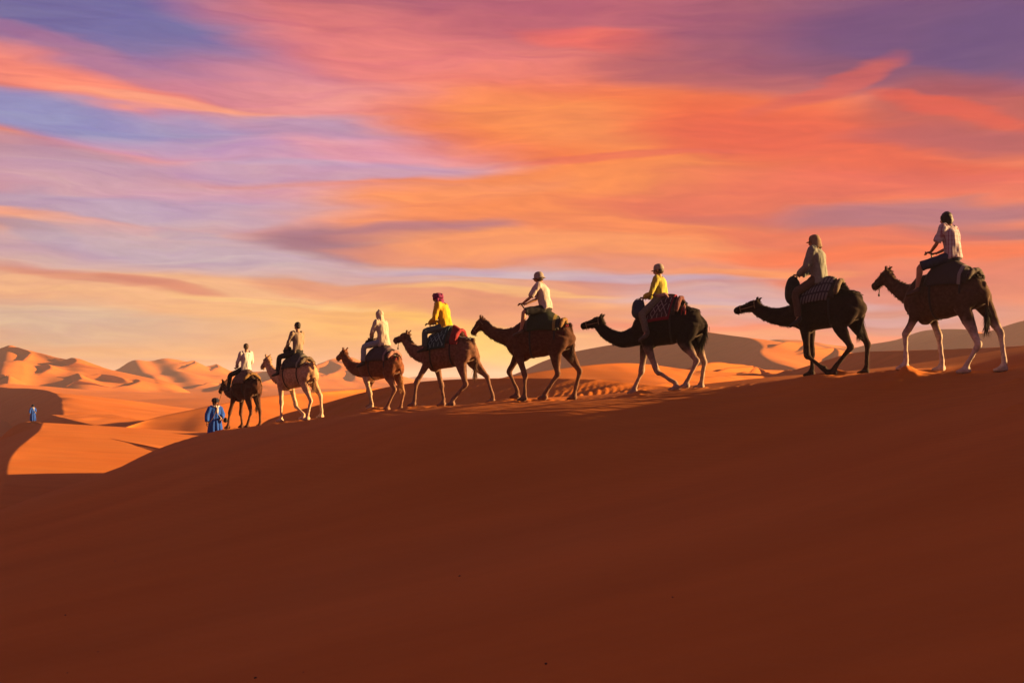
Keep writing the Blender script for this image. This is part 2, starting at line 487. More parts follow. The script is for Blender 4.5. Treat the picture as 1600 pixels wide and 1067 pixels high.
POSE = {
    8: dict(st=(1470, 583, 21.0, 60), torso=(-0.12, 1.0, 1.0), back=1.90,
            fn=[(0.42, 1.05), (0.60, 0.72), (0.63, 0.10)], ff=[(0.26, 1.05), (0.13, 0.70), (0.12, 0.07)],
            hn=[(-0.55, 1.18), (-0.84, 0.50), (-0.58, 0.03)], hf=[(-0.78, 1.20), (-1.06, 0.70), (-1.08, 0.06)],
            neck=[(0.50, 1.45), (0.72, 1.52), (0.92, 1.65), (1.06, 1.80)], head=[(1.05, 1.90), (1.42, 1.68)], tail=[(-0.88, 1.58), (-0.93, 1.22), (-0.90, 0.86)],
            rider=dict(head=(-.14, 2.84), neck=(-.20, 2.70), pelvis=(-.28, 2.13), sh=(-.18, 2.60), el=(-.10, 2.36), wr=(.10, 2.24), kn=(.16, 1.96), an=(.22, 1.54), toe=(.38, 1.46))),
    7: dict(st=(1291, 587, 23.0, 75), torso=(-0.02, 0.96, 0.97), back=1.80,
            fn=[(0.37, 0.92), (0.33, 0.40), (-0.05, 0.10)], ff=[(0.36, 0.92), (0.34, 0.42), (0.37, 0.02)],
            hn=[(-0.32, 1.0), (-0.54, 0.56), (-0.19, 0.04)], hf=[(-0.56, 1.04), (-0.78, 0.63), (-0.72, 0.06)],
            neck=[(0.66, 1.23), (1.03, 1.23), (1.29, 1.31), (1.44, 1.41)], head=[(1.42, 1.48), (1.93, 1.39)], tail=[(-0.70, 1.56), (-0.72, 1.22), (-0.66, 0.88)],
            rider=dict(head=(.22, 2.72), neck=(.18, 2.58), pelvis=(.12, 1.98), sh=(.24, 2.46), el=(.32, 2.18), wr=(.52, 2.06), kn=(.50, 1.66), an=(.44, 1.14), toe=(.58, 1.02))),
    6: dict(st=(1041, 611, 24.5, 76), torso=(-0.05, 0.98, 1.0), back=1.88,
            fn=[(0.35, 0.92), (0.15, 0.42), (-0.23, 0.04)], ff=[(0.52, 0.92), (0.60, 0.42), (0.78, -0.04)],
            hn=[(-0.44, 1.05), (-0.71, 0.64), (-0.47, 0.10)], hf=[(-0.60, 1.05), (-0.79, 0.62), (-0.69, 0.08)],
            neck=[(0.62, 1.22), (0.99, 1.12), (1.28, 1.23), (1.47, 1.39)], head=[(1.46, 1.53), (1.93, 1.45)], tail=[(-0.72, 1.62), (-0.90, 1.38), (-0.74, 1.02)],
            rider=dict(head=(.16, 2.60), neck=(.14, 2.46), pelvis=(.10, 2.00), sh=(.18, 2.34), el=(.26, 2.10), wr=(.44, 2.02), kn=(.42, 1.64), an=(.33, 1.23), toe=(.46, 1.10))),
    5: dict(st=(843, 626, 26.0, 74), torso=(-0.03, 0.98, 1.0), back=1.88,
            fn=[(0.43, 1.0), (0.29, 0.56), (0.33, 0.03)], ff=[(0.60, 1.0), (0.78, 0.66), (0.62, 0.08)],
            hn=[(-0.42, 1.1), (-0.48, 0.60), (-0.16, 0.06)], hf=[(-0.64, 1.1), (-0.90, 0.68), (-0.74, 0.05)],
            neck=[(0.66, 1.45), (0.91, 1.48), (1.15, 1.58), (1.32, 1.73)], head=[(1.36, 1.83), (1.66, 1.56)], tail=[(-0.74, 1.70), (-0.79, 1.42), (-0.76, 1.10)],
            rider=dict(head=(.02, 2.80), neck=(-.04, 2.66), pelvis=(-.16, 2.10), sh=(.0, 2.54), el=(.15, 2.34), wr=(.36, 2.22), kn=(.24, 2.02), an=(.32, 1.58), toe=(.46, 1.50))),
    4: dict(st=(700, 635, 28.5, 62), torso=(-0.02, 0.97, 0.97), back=1.82,
            fn=[(0.52, 1.06), (0.80, 0.60), (0.89, 0.03)], ff=[(0.40, 0.98), (0.28, 0.50), (0.26, 0.03)],
            hn=[(-0.45, 1.07), (-0.59, 0.55), (-0.20, 0.05)], hf=[(-0.66, 1.07), (-1.00, 0.73), (-1.12, 0.12)],
            neck=[(0.72, 1.32), (0.95, 1.38), (1.11, 1.52), (1.20, 1.67)], head=[(1.16, 1.77), (1.58, 1.68)], tail=[(-0.72, 1.64), (-0.79, 1.23), (-0.76, 0.84)],
            rider=dict(head=(.30, 2.71), neck=(.20, 2.57), pelvis=(.06, 2.00), sh=(.18, 2.46), el=(.24, 2.18), wr=(.46, 2.08), kn=(.44, 1.86), an=(.46, 1.46), toe=(.60, 1.38))),
    3: dict(st=(594, 641, 32.5, 46), torso=(-0.02, 0.97, 0.90), back=1.68,
            fn=[(0.40, 0.90), (0.22, 0.46), (0.17, 0.06)], ff=[(0.46, 0.90), (0.66, 0.55), (0.58, 0.10)],
            hn=[(-0.50, 0.98), (-0.74, 0.59), (-0.45, 0.04)], hf=[(-0.52, 0.98), (-0.72, 0.52), (-0.60, 0.03)],
            neck=[(0.70, 1.15), (1.10, 1.22), (1.34, 1.40), (1.46, 1.54)], head=[(1.42, 1.66), (1.78, 1.50)], tail=[(-0.72, 1.48), (-0.82, 1.10), (-0.84, 0.74)],
            rider=dict(head=(.06, 2.70), neck=(-.02, 2.55), pelvis=(-.14, 1.96), sh=(.0, 2.44), el=(.06, 2.20), wr=(.24, 2.06), kn=(.28, 1.80), an=(.30, 1.36), toe=(.46, 1.26))),
    2: dict(st=(465, 657, 34.0, 42), torso=(0.04, 1.0, 0.98), back=1.84,
            fn=[(0.56, 0.95), (0.52, 0.50), (0.55, -0.02)], ff=[(0.46, 0.95), (0.28, 0.42), (-0.02, 0.05)],
            hn=[(-0.44, 1.15), (-0.77, 0.60), (-0.61, 0.06)], hf=[(-0.46, 1.15), (-0.78, 0.74), (-0.79, 0.12)],
            neck=[(0.80, 1.28), (1.06, 1.38), (1.25, 1.55), (1.34, 1.72)], head=[(1.32, 1.84), (1.66, 1.58)], tail=[(-0.68, 1.68), (-0.74, 1.42), (-0.70, 1.02)],
            rider=dict(head=(.04, 2.81), neck=(.02, 2.65), pelvis=(.0, 2.04), sh=(.06, 2.54), el=(.14, 2.28), wr=(.38, 2.10), kn=(.38, 1.88), an=(.45, 1.43), toe=(.60, 1.36))),
    1: dict(st=(385, 667, 38.5, 30), torso=(0.05, 0.98, 0.95), back=1.75,
            fn=[(0.60, 0.92), (0.80, 0.45), (0.92, -0.05)], ff=[(0.62, 0.90), (0.70, 0.42), (0.66, -0.03)],
            hn=[(-0.40, 1.0), (-0.60, 0.50), (-0.38, 0.02)], hf=[(-0.36, 1.0), (-0.56, 0.52), (-0.52, 0.04)],
            neck=[(0.80, 1.20), (1.08, 1.12), (1.34, 1.22), (1.50, 1.38)], head=[(1.48, 1.46), (1.86, 1.16)], tail=[(-0.68, 1.58), (-0.74, 1.20), (-0.70, 0.70)],
            rider=dict(head=(.06, 2.69), neck=(.04, 2.54), pelvis=(.06, 1.96), sh=(.10, 2.43), el=(.16, 2.16), wr=(.44, 2.00), kn=(.44, 1.74), an=(.52, 1.28), toe=(.66, 1.20))),
}
STN = {}
FEET = []
for i, p_ in POSE.items():
    P, Fw, yaw = station(*p_['st'])
    Lf = np.array([-Fw[1], Fw[0], 0])
    STN[i] = (P, Fw, Lf, yaw)
    for k in ('fn', 'ff', 'hn', 'hf'):
        x, z = p_[k][2]
        q = P + Fw * x + Lf * (0.19 if k[1] == 'n' else -0.19); q[2] = P[2] + z - 0.045
        FEET.append((k, i, q))

# ------------------------------------------------------------------ the near dune: one sheet around the camera
BROW_PX = [(2300, 470, 36), (1950, 495, 32), (1750, 522, 29.5), (1600, 545, 27.5), (1440, 570, 27.0), (1340, 583, 27.0), (1200, 592, 27.2),
           (1100, 602, 27.4), (1000, 612, 27.7), (900, 621, 28.2), (800, 629.5, 29.2), (700, 637, 31.0), (600, 646, 34.0), (500, 657, 36.5), (420, 665, 39.2),
           (370, 673, 40.2), (330, 680.5, 40.2), (285, 690, 38.8), (245, 702, 36.5), (180, 734, 33.2), (100, 763, 31.3), (0, 797, 29.7), (-150, 850, 27.3), (-400, 930, 25.0)]
BROW = np.array([at(*b) for b in BROW_PX])
BROW_S = catmull(BROW, 6)
_az = np.degrees(np.arctan2(BROW_S[:, 0], BROW_S[:, 1])); _r = np.hypot(BROW_S[:, 0], BROW_S[:, 1])
_o = np.argsort(_az); BAZ, BR = _az[_o], _r[_o]


def brow_e(x, y):
    """signed distance beyond the brow line (negative on the camera's side)"""
    d2 = np.full(np.shape(x), 1e9)
    for a, b in zip(BROW_S[:-1], BROW_S[1:]):
        ab = b[:2] - a[:2]; L2 = ab @ ab + 1e-9
        t = np.clip(((x - a[0]) * ab[0] + (y - a[1]) * ab[1]) / L2, 0, 1)
        d2 = np.minimum(d2, (x - a[0] - t * ab[0]) ** 2 + (y - a[1] - t * ab[1]) ** 2)
    r = np.hypot(x, y); az = np.degrees(np.arctan2(x, y))
    out = r > np.interp(az, BAZ, BR)
    return np.where(out, 1, -1) * np.sqrt(d2)


def drop(e):
    k = e + 0.2
    return 0.42 * (np.sqrt(k * k + 1.3 ** 2) + k) * 0.5


ctl = [tuple(b) for b in BROW[:22]]
ctl += [tuple(q) for _, _, q in FEET]
ctl += [(0, 0, -3.3), (-6, 2, -4.5), (2.5, 3, -2.5), (0, 9, -2.65), (-6, 12, -3.95), (3, 7, -2.0), (0, 15, -2.35), (-8, 18, -3.75), (4, 11, -1.55), (-4, 22, -2.15), (2, 18, -1.75), (0, 20, -1.75),
        (-10, 26, -3.1), (-12, 14, -5.1), (-14, 6, -5.9), (-5, -8, -5.2), (-16, -4, -7.4)]
ctl += [(5.5, 13.5, -0.95), (10.5, 20, 0.52), (8.5, 14, -0.15), (7.5, 8, -0.9), (7, 2, -1.5), (6, -8, -2.4), (15, 20, 1.0), (14, 10, 0.1), (14, 0, -0.9), (22, 22, 1.2), (22, 5, -1.0), (25, 30, 1.2)]
for i_, a1, a2 in ((2, -.20, -.50), (3, -.18, -.45), (4, -.15, -.40), (5, -.11, -.33), (6, -.17, -.44), (7, -.34, -.78), (8, -.36, -.80)):
    Pq, Fq, Lq, _ = STN[i_]
    dirn = np.array((-.67, .74, 0)); nrm = np.array((-.74, -.67, 0))       # march direction, and square to it towards the viewer
    for off_, dz_ in ((1.5, a1), (3.0, a2)):
        q_ = Pq + nrm * off_; ctl.append((q_[0], q_[1], Pq[2] + dz_))
ctl = np.array(ctl)
_cz = ctl[:, 2] + drop(brow_e(ctl[:, 0], ctl[:, 1]))


def tps_fit(P, z, lam=0.05):
    n = len(P)
    d2 = ((P[:, None] - P[None]) ** 2).sum(-1)
    K = 0.5 * d2 * np.log(d2 + 1e-9) + lam * np.eye(n)
    A = np.zeros((n + 3, n + 3)); A[:n, :n] = K
    Q = np.c_[np.ones(n), P]; A[:n, n:] = Q; A[n:, :n] = Q.T
    return np.linalg.solve(A, np.r_[z, 0, 0, 0])


TPS = tps_fit(ctl[:, :2], _cz)


def tps(x, y):
    r = TPS[-3] + TPS[-2] * x + TPS[-1] * y
    for w, (a, b) in zip(TPS[:-3], ctl[:, :2]):
        d2 = (x - a) ** 2 + (y - b) ** 2
        r = r + w * 0.5 * d2 * np.log(d2 + 1e-9)
    return r


def near_z(x, y, e=None):
    if e is None: e = brow_e(x, y)
    return np.maximum(tps(x, y) - drop(e), BASE - 4)


TRACK = catmull(np.array([STN[i][0] + STN[i][1] * o for i in (8, 7, 6, 5, 4, 3, 2, 1) for o in (0.4,)] + [at(330, 690, 45.0)]), 10)
TRACK = np.vstack([TRACK[0] + (TRACK[0] - TRACK[12]) * np.array([1.6, 1.6, 0]), TRACK])


def build_near_dune():
    azs = np.concatenate([np.linspace(-180, -48, 40, endpoint=False), np.linspace(-48, -27, 60, endpoint=False), np.linspace(-27, 27, 900, endpoint=False), np.linspace(27, 48, 60, endpoint=False), np.linspace(48, 180, 40, endpoint=False)])
    rs = np.concatenate([np.linspace(0.3, 5, 12, endpoint=False), np.linspace(5, 17, 110, endpoint=False), np.linspace(17, 44, 420, endpoint=False), np.linspace(44, 60, 40)])
    A, R = np.meshgrid(np.radians(azs), rs, indexing='ij')
    X, Y = R * np.sin(A), R * np.cos(A)
    e = brow_e(X, Y)
    Zs = near_z(X, Y, e)
    front = (np.abs(np.degrees(A)) < 30)
    # broad soft undulation
    Zs += 0.03 * fbm(X * 0.16, Y * 0.16, o=2) * np.clip((R - 2) / 6, 0, 1) * np.clip((-e - 2) / 6, 0, 1)
    # trampled path: long scuffed grooves parallel to the line of march, then single prints
    seg = TRACK[:, :2]
    L = np.r_[0, np.cumsum(np.linalg.norm(np.diff(seg, axis=0), axis=1))]
    best = np.full(X.shape, 1e9); tt = np.zeros(X.shape); dd = np.zeros(X.shape)
    for k in range(len(seg) - 1):
        a, b = seg[k], seg[k + 1]; ab = b - a; L2 = ab @ ab + 1e-9
        t = np.clip(((X - a[0]) * ab[0] + (Y - a[1]) * ab[1]) / L2, 0, 1)
        dx, dy = X - a[0] - t * ab[0], Y - a[1] - t * ab[1]
        d2 = dx * dx + dy * dy
        sgn = np.sign(ab[0] * dy - ab[1] * dx)          # positive: left of the march, the camera's side
        m = d2 < best
        best = np.where(m, d2, best); tt = np.where(m, L[k] + t * math.sqrt(L2), tt); dd = np.where(m, sgn * np.sqrt(d2), dd)
    G = np.zeros(X.shape)
    for o, dep, w in [(0.15, .03, .10), (0.55, .035, .09), (0.95, .03, .08), (1.30, .04, .09), (1.75, .03, .07), (2.2, .03, .08), (2.75, .025, .08), (3.3, .02, .07), (1.05, .02, .05), (1.52, .025, .05), (2.0, .02, .05), (2.5, .025, .05), (.35, .025, .06), (-.4, .03, .1), (-.8, .02, .09)]:
        wob = o + 0.13 * vnoise(tt * 0.35 + o * 7, tt * 0 + o) + 0.04 * vnoise(tt * 1.7, tt * 0 + o * 3)
        amp = np.clip(0.65 + 0.6 * vnoise(tt * 0.5 + 3 * o, tt * 0 + 5 * o), 0, 1)
        q = (dd - wob) / w
        G += 0.34 * amp * dep * (-np.exp(-q * q) + 0.55 * np.exp(-((q - 1.8) ** 2)))
    G += 0.004 * fbm(X * 2.2, Y * 2.2, o=3) * np.exp(-(dd / 1.3) ** 2)
    Zs += np.where(front, G, 0)
    prints = []
    r2 = random.Random(4)
    for k in range(420):
        s = r2.uniform(0, L[-1]); o = r2.gauss(0.1, 0.38)
        j = min(np.searchsorted(L, s), len(L) - 1); a, b = seg[max(j - 1, 0)], seg[j]
        t = (s - L[max(j - 1, 0)]) / (L[j] - L[max(j - 1, 0)] + 1e-9)
        d = (b - a) / (np.linalg.norm(b - a) + 1e-9)
        prints.append((a + (b - a) * t + np.array([-d[1], d[0]]) * o, r2.uniform(.09, .15), (r2.uniform(.005, .014) if r2.random() < .8 else r2.uniform(.015, .03))))
    # print under every foot, its rim thrown up
    for k, i, q in FEET: prints.append((q[:2], 0.15, 0.02))
    dA, R0 = azs, rs
    for (c, rad, dep) in prints:
        az, rr = math.degrees(math.atan2(c[0], c[1])), math.hypot(c[0], c[1])
        da = math.degrees(3 * rad / rr)
        i0, i1 = np.searchsorted(dA, az - da), np.searchsorted(dA, az + da)
        j0, j1 = np.searchsorted(R0, rr - 3 * rad), np.searchsorted(R0, rr + 3 * rad)
        if i1 <= i0 or j1 <= j0: continue
        sl = (slice(i0, i1), slice(j0, j1))
        q = np.hypot(X[sl] - c[0], Y[sl] - c[1]) / rad
        Zs[sl] += dep * (-np.exp(-(q * 1.2) ** 4) + 0.3 * np.exp(-((q - 1.45) / 0.35) ** 2))
    # sand kicked up in little heaps around the lifted feet
    for (px, py, Y_, rad, h) in [(1419, 580, 20.9, .22, .13), (1398, 584, 20.6, .2, .05), (1310, 588, 22.9, .25, .07), (1000, 612, 24.2, .22, .10), (585, 640, 32.2, .35, .09), (1592, 601, 18.5, .3, .06), (1588, 640, 16.0, .3, .05)]:
        c = at(px, py, Y_)
        d = np.hypot(X - c[0], Y - c[1]) / rad
        Zs += h * np.exp(-d * d) * (1 + 0.4 * vnoise(X * 9, Y * 9))
    P = np.stack([X, Y, Zs], -1)
    me = grid_mesh('near_dune', P, close_u=True)
    # close the hub under the camera
    o = obj('near_dune', me, SAND)
    tag(o, kind='structure')
    return o


build_near_dune()


# ------------------------------------------------------------------ dunes beyond, each with its own crest line
def dune(crest, near, far, nu=220, nv=26, rough=0.05, streak=0.0, name='dune', w=0.0):
    """crest: (x, y, distance) of the crest line; near / far: (direction, slope, length, toe) of the two flanks."""
    P = catmull(np.array([at(*c) for c in crest]), 24)
    L_ = np.linalg.norm(np.diff(P, axis=0), axis=1).sum()
    ext = []
    for e0, e1 in ((P[0], P[6]), (P[-1], P[-7])):      # both ends run out and sink under the sand
        t_ = (e0 - e1); t_[2] = 0; t_ /= np.linalg.norm(t_)
        ext.append([np.r_[(e0 + t_ * L_ * 0.14 * q)[:2], e0[2] + (BASE - 4 - e0[2]) * q ** 1.6] for q in np.linspace(0.08, 1, 12)])
    P = np.vstack([ext[0][::-1], P, ext[1]])
    L = np.r_[0, np.cumsum(np.linalg.norm(np.diff(P, axis=0), axis=1))]
    s = np.linspace(0, L[-1], nu)
    Q = np.stack([np.interp(s, L, P[:, k]) for k in range(3)], -1)
    rows = []
    for sgn, (d, slope, length, toe) in ((0, near), (1, far)):
        d = np.array(d, float); d /= np.linalg.norm(d)
        t = (np.linspace(0, 1, nv) ** 1.5) * length
        if sgn == 0: t = t[::-1]
        else: t = t[1:]
        for q in t:
            f = q / length
            r = Q.copy()
            r[:, :2] += d * q
            prof = slope * (math.sqrt(q * q + w * w) - w) * (1 - toe * f * 0.5)
            if f > 0.93: prof += (f - 0.93) * length * 2.0
            soft = 1 - np.exp(-q / (0.02 * length + 0.1))
            r[:, 2] -= prof
            sc = length * 0.25
            r[:, 2] += rough * length * 0.12 * fbm(r[:, 0] / sc, r[:, 1] / sc, o=3) * soft
            if streak and sgn == 0:
                along = s + q * 0.9
                r[:, 2] += streak * (vnoise(along * 2.3, s * 0 + 3) + 0.7 * vnoise(along * 5.1, s * 0 + q * .05) + .5 * vnoise(along * .8, s * 0 + 9)) * soft
            rows.append(r)
    me = grid_mesh(name, np.stack(rows, 0))
    o = obj(name, me, SAND)
    # make sure the upper side faces up
    if np.array([p.normal.z for p in me.polygons[:50]]).mean() < 0: me.flip_normals()
    tag(o, kind='structure')
    return o


# slip face with sand runs behind the middle of the caravan
dune([(420, 655, 66), (450, 645, 65.6), (500, 632, 64.5), (560, 615, 63.3), (620, 602, 62.3), (680, 594.5, 61.5), (760, 591.5, 60.5), (850, 591, 59.5), (930, 593, 58.6), (1000, 600, 58), (1070, 607, 57.3), (1150, 613, 56.7)],
     ((-.45, -.9), .42, 20, .1), ((.45, .9), .22, 40, 0), nu=900, nv=40, streak=.085)
# lit hump behind it
dune([(700, 600, 108), (780, 591, 110), (860, 578, 112), (950, 568, 115), (1010, 569, 118), (1080, 578, 120), (1160, 585, 122), (1250, 592, 124)],
     ((.5, -1), .22, 34, 0), ((.2, 1), .3, 40, 0))
# big shaded dune on the right, crest curling towards the viewer
dune([(740, 600, 540), (800, 586, 525), (850, 564, 510), (900, 549, 495), (1000, 531, 474), (1060, 520, 459), (1095, 518, 451), (1140, 524, 444), (1172, 529, 432), (1187, 539, 414), (1186, 552, 393), (1200, 564, 368), (1230, 574, 345)],
     ((-.75, -.7), .5, 85, .2), ((.9, .25), .12, 240, 0), nu=360)
# low lit ridges between the humps
dune([(1010, 592, 112), (1040, 583, 120), (1080, 576, 128), (1130, 573.5, 140), (1180, 577, 155), (1240, 580, 175), (1300, 590, 190)],
     ((.6, -.8), .2, 22, 0), ((-.5, .8), .3, 30, 0))
dune([(1020, 602, 84), (1060, 594, 89), (1100, 589, 94), (1150, 586.5, 102), (1200, 588, 112), (1260, 592, 125)],
     ((.6, -.8), .22, 14, 0), ((-.5, .8), .3, 20, 0))
# brown hill just beyond the right end of the caravan
dune([(1180, 592, 132), (1230, 581, 128), (1290, 563, 123), (1335, 551, 119), (1400, 548, 113), (1500, 545, 105), (1600, 540, 98), (1750, 528, 90), (1900, 530, 84)],
     ((-.6, -.8), .42, 30, .2), ((.6, .8), .2, 60, 0))
# violet hills far right
dune([(1250, 575, 644), (1300, 557, 630), (1345, 541, 615), (1400, 531, 598), (1445, 516.5, 584), (1505, 514.5, 563), (1532, 521, 552), (1560, 513, 540), (1600, 501, 524), (1700, 480, 494), (1850, 500, 460), (2000, 540, 437)],
     ((-.7, -.75), .42, 105, .2), ((.8, .6), .2, 220, 0))
# left: long crest that bends towards the viewer, slip face on its left
dune([(-160, 596, 420), (-40, 601, 330), (10, 606, 290), (45, 607, 265), (75, 610.5, 240), (90, 620, 215), (95, 635, 190), (98, 655, 160), (104, 672, 140)],
     ((-1, -.25), .6, 16, .3), ((1, -.25), .11, 80, .2), nu=300)
# bench below it: a pyramid with two ridges, one running right, one towards the viewer
dune([(38, 659, 113), (48, 658.5, 113), (66, 660.5, 111), (150, 673, 106), (200, 681, 101), (250, 692, 95), (300, 706, 88), (380, 730, 80)],
     ((.8, -1), .032, 55, 0), ((-.2, 1), .5, 14, .2), nu=300, rough=.012)
dune([(66, 660, 111.5), (61, 671, 101), (44, 686, 91), (26, 701, 83), (12, 722, 73), (8, 750, 64), (0, 790, 56)],
     ((-1, -.15), .45, 16, .3), ((1, -.1), .05, 26, 0), nu=200, rough=.012)
# dark trough edge behind it
dune([(80, 648, 158), (100, 653, 150), (150, 665, 140), (197, 673.5, 131), (215, 682, 126)],
     ((-.6, -.8), .45, 8, .1), ((.5, .8), .02, 12, 0), nu=120)
dune([(160, 681, 112), (185, 671, 120), (240, 653, 130), (300, 640, 136), (350, 630, 140), (420, 619, 150), (520, 611, 165), (600, 606, 178), (700, 603, 190)],
     ((.15, -1), .13, 60, .2), ((-.1, 1), .2, 25, .2), nu=240)
# far left massif and the ranges behind it
dune([(-200, 575, 720), (-60, 556, 710), (0, 545, 700), (17, 541, 700), (40, 548, 690), (60, 556, 680), (100, 561, 670), (125, 566, 660), (170, 577, 650), (240, 592, 640)],
     ((.4, -1), .16, 190, .2), ((-.3, 1), .3, 100, 0), nu=300, rough=.12)
dune([(150, 590, 960), (183, 577, 960), (207, 563.5, 960), (235, 564, 965), (262, 560, 970), (300, 567, 980), (340, 576, 990), (380, 581, 1000), (430, 580, 1010), (470, 586, 1020)],
     ((.5, -1), .14, 220, .2), ((-.3, 1), .3, 100, 0), nu=300, rough=.12)
dune([(430, 592, 850), (490, 573, 980), (515, 562, 1060), (535, 559, 1130), (560, 565, 1220), (590, 578, 1340), (640, 592, 1600)],
     ((.5, -1), .14, 260, .2), ((-.3, 1), .3, 100, 0), nu=240, rough=.12)
dune([(1150, 560, 740), (1200, 533, 740), (1240, 531, 740), (1262, 533, 740), (1300, 539, 740), (1360, 545, 740), (1450, 560, 740)],
     ((.6, -1), .15, 160, .2), ((-.3, 1), .3, 100, 0), nu=240, rough=.12)
def build_ground():
    azs = np.concatenate([np.linspace(-180, -32, 60, endpoint=False), np.linspace(-32, 32, 420, endpoint=False), np.linspace(32, 180, 60, endpoint=False)])
    rs = np.concatenate([np.linspace(0.5, 60, 12, endpoint=False), np.geomspace(60, 3000, 300), np.geomspace(3200, 14000, 10)])
    A, R = np.meshgrid(np.radians(azs), rs, indexing='ij')
    X, Y = R * np.sin(A), R * np.cos(A)
    wx = X + 45 * fbm(X / 190, Y / 260, o=3) + 14 * fbm(X / 60, Y / 80, o=2)
    amp = np.clip(0.45 + 0.75 * fbm(X / 420 + 5, Y / 420, o=2), 0, 1.2) * np.clip((R - 170) / 500, 0, 1) * np.clip((6000 - R) / 3000, 0, 1)
    Zs = np.full(X.shape, BASE)
    for lam, h in ((150, 9.0), (64, 3.2)):
        ph = (wx / lam + 0.35 * fbm(X / (lam * 2.2) + 9, Y / (lam * 2.6), o=2)) % 1.0
        prof = np.where(ph < 0.24, ph / 0.24, (1 - ph) / 0.76)          # lee side on the left, long slope on the right
        prof = prof ** 1.15
        Zs = Zs + amp * h * prof * np.clip(0.6 + 0.8 * vnoise(X / lam / 1.3, Y / lam / 1.1 + lam), 0, 1.3)
    Zs += 0.35 * fbm(X / 40, Y / 40, o=3) * np.clip((R - 60) / 100, 0, 1)
    o = obj('desert_ground', grid_mesh('desert_ground', np.stack([X, Y, Zs], -1), close_u=True), SAND)
    tag(o, kind='structure')


build_ground()


# short crescents with a dark lee side, grown out of the slopes they sit on
def ground_hit(o, d):
    ok, p, n, i, ob, m = S.ray_cast(bpy.context.evaluated_depsgraph_get(), Vector(o), Vector(d))
    return np.array(p) if ok else None


def crescent(pts, start, hgt, name='crescent_dune'):
    hits = []
    for px, py in pts:
        r = ray(px, py)
        h = ground_hit(r * start, r)
        if h is None: return
        hits.append(h)
    hits = np.array(hits)
    # keep the crest a compact curve even where the sight line grazes the slope
    med = np.median(hits[:, 1])
    hits = np.array([h if abs(h[1] / med - 1) < 0.16 else h * (med * (1 + 0.16 * np.sign(h[1] - med)) / h[1]) for h in hits])
    H = hgt * med
    P = catmull(hits, 10)
    n = len(P)
    tz = np.linspace(0, 1, n)
    env = np.clip(np.minimum(tz, 1 - tz) * 4, 0, 1) ** 0.7
    rows = []
    ql = np.linspace(1, 0, 10) * 1.9 * H
    qr = np.linspace(0, 1, 16)[1:] * 8 * H
    for sg, qs in ((-1, ql), (1, qr)):
        for q in qs:
            f = q / (1.9 * H if sg < 0 else 8 * H)
            r = P.copy(); r[:, 0] += sg * q
            r[:, 1] += 0.25 * q * (1 if sg > 0 else -1) * 0.5
            for k in range(n):
                g = ground_hit((r[k, 0], r[k, 1], 300), (0, 0, -1))
                r[k, 2] = (g[2] if g is not None else BASE) - 0.05 * H + 1.05 * H * env[k] * ((1 - f) if sg < 0 else (1 - f) ** 1.4)
            rows.append(r)
    RAW.append((name, np.stack(rows, 0)))


RAW = []
for pts, start, hgt in [
    ([(4, 548), (28, 550), (46, 557), (44, 563), (20, 568)], 100, 0.0042),
    ([(60, 573), (76, 577), (78, 583), (62, 587)], 100, 0.0042),
    ([(100, 563), (114, 567), (118, 572), (104, 574)], 100, 0.0042),
    ([(-6, 590), (8, 594), (13, 601), (0, 606)], 100, 0.0042),
    ([(110, 589), (124, 592), (125, 600), (104, 604)], 100, 0.0042),
    ([(130, 589), (160, 592), (188, 597), (200, 601)], 100, 0.0042),
    ([(207, 563), (230, 564), (246, 567), (233, 573), (230, 583)], 100, 0.0042),
    ([(288, 569), (304, 571), (303, 576), (286, 579)], 100, 0.0042),
    ([(330, 575), (340, 577), (340, 582), (325, 584)], 100, 0.0042),
    ([(190, 597), (215, 600), (214, 605), (180, 607)], 100, 0.0042),
    ([(300, 608), (320, 606), (345, 606), (360, 611), (330, 615)], 100, 0.0042),
    ([(495, 573), (515, 570), (530, 577), (528, 586), (505, 590)], 100, 0.0042),
    ([(535, 583), (552, 590), (556, 597)], 100, 0.0042),
    ([(1060, 581), (1110, 577), (1150, 579), (1180, 583), (1150, 588)], 90, 0.0060),
    ([(1090, 588), (1150, 584), (1190, 586), (1215, 592)], 90, 0.0060),
    ([(1205, 545), (1235, 541), (1265, 545), (1250, 553)], 100, 0.0042),
    ([(1250, 556), (1280, 552), (1310, 556), (1290, 564)], 100, 0.0042),
]:
    crescent(pts, start, hgt)
for nm, G_ in RAW:
    o = obj(nm, grid_mesh(nm, G_), SAND)
    if np.array([p.normal.z for p in o.data.polygons]).mean() < 0: o.data.flip_normals()
    tag(o, kind='structure')

# ------------------------------------------------------------------ camels
FUR = new_mat('camel_fur', (1, 1, 1), 0.85, noise=(16, 0.30), bump=(70, 0.35, 0.012), attr='coat', spec=0.1, sheen=0.32)
HAIR = new_mat('camel_hair', (1, 1, 1), 0.8, noise=(30, 0.25), attr='coat', spec=0.2)
EYE = new_mat('dark_eye', (0.01, 0.008, 0.006), 0.15)
ROPE_MAT = new_mat('rope_fibre', (0.22, 0.13, 0.07), 0.9, noise=(90, 0.3), bump=(160, 0.6, 0.01))
STRAP = new_mat('black_webbing', (0.02, 0.018, 0.018), 0.7, noise=(60, 0.3))
IRON = new_mat('worn_iron', (0.10, 0.09, 0.085), 0.45, noise=(30, 0.3), metal=0.8)

# normalised trunk: x, centre height, half height, half width
TOR = np.array([(-.81, 1.47, .05, .05), (-.77, 1.45, .16, .13), (-.67, 1.44, .275, .21), (-.49, 1.445, .335, .265), (-.25, 1.44, .40, .31), (0, 1.425, .44, .335),
                (.25, 1.395, .435, .33), (.45, 1.36, .42, .29), (.60, 1.34, .36, .24), (.72, 1.34, .27, .19), (.80, 1.35, .15, .11)])


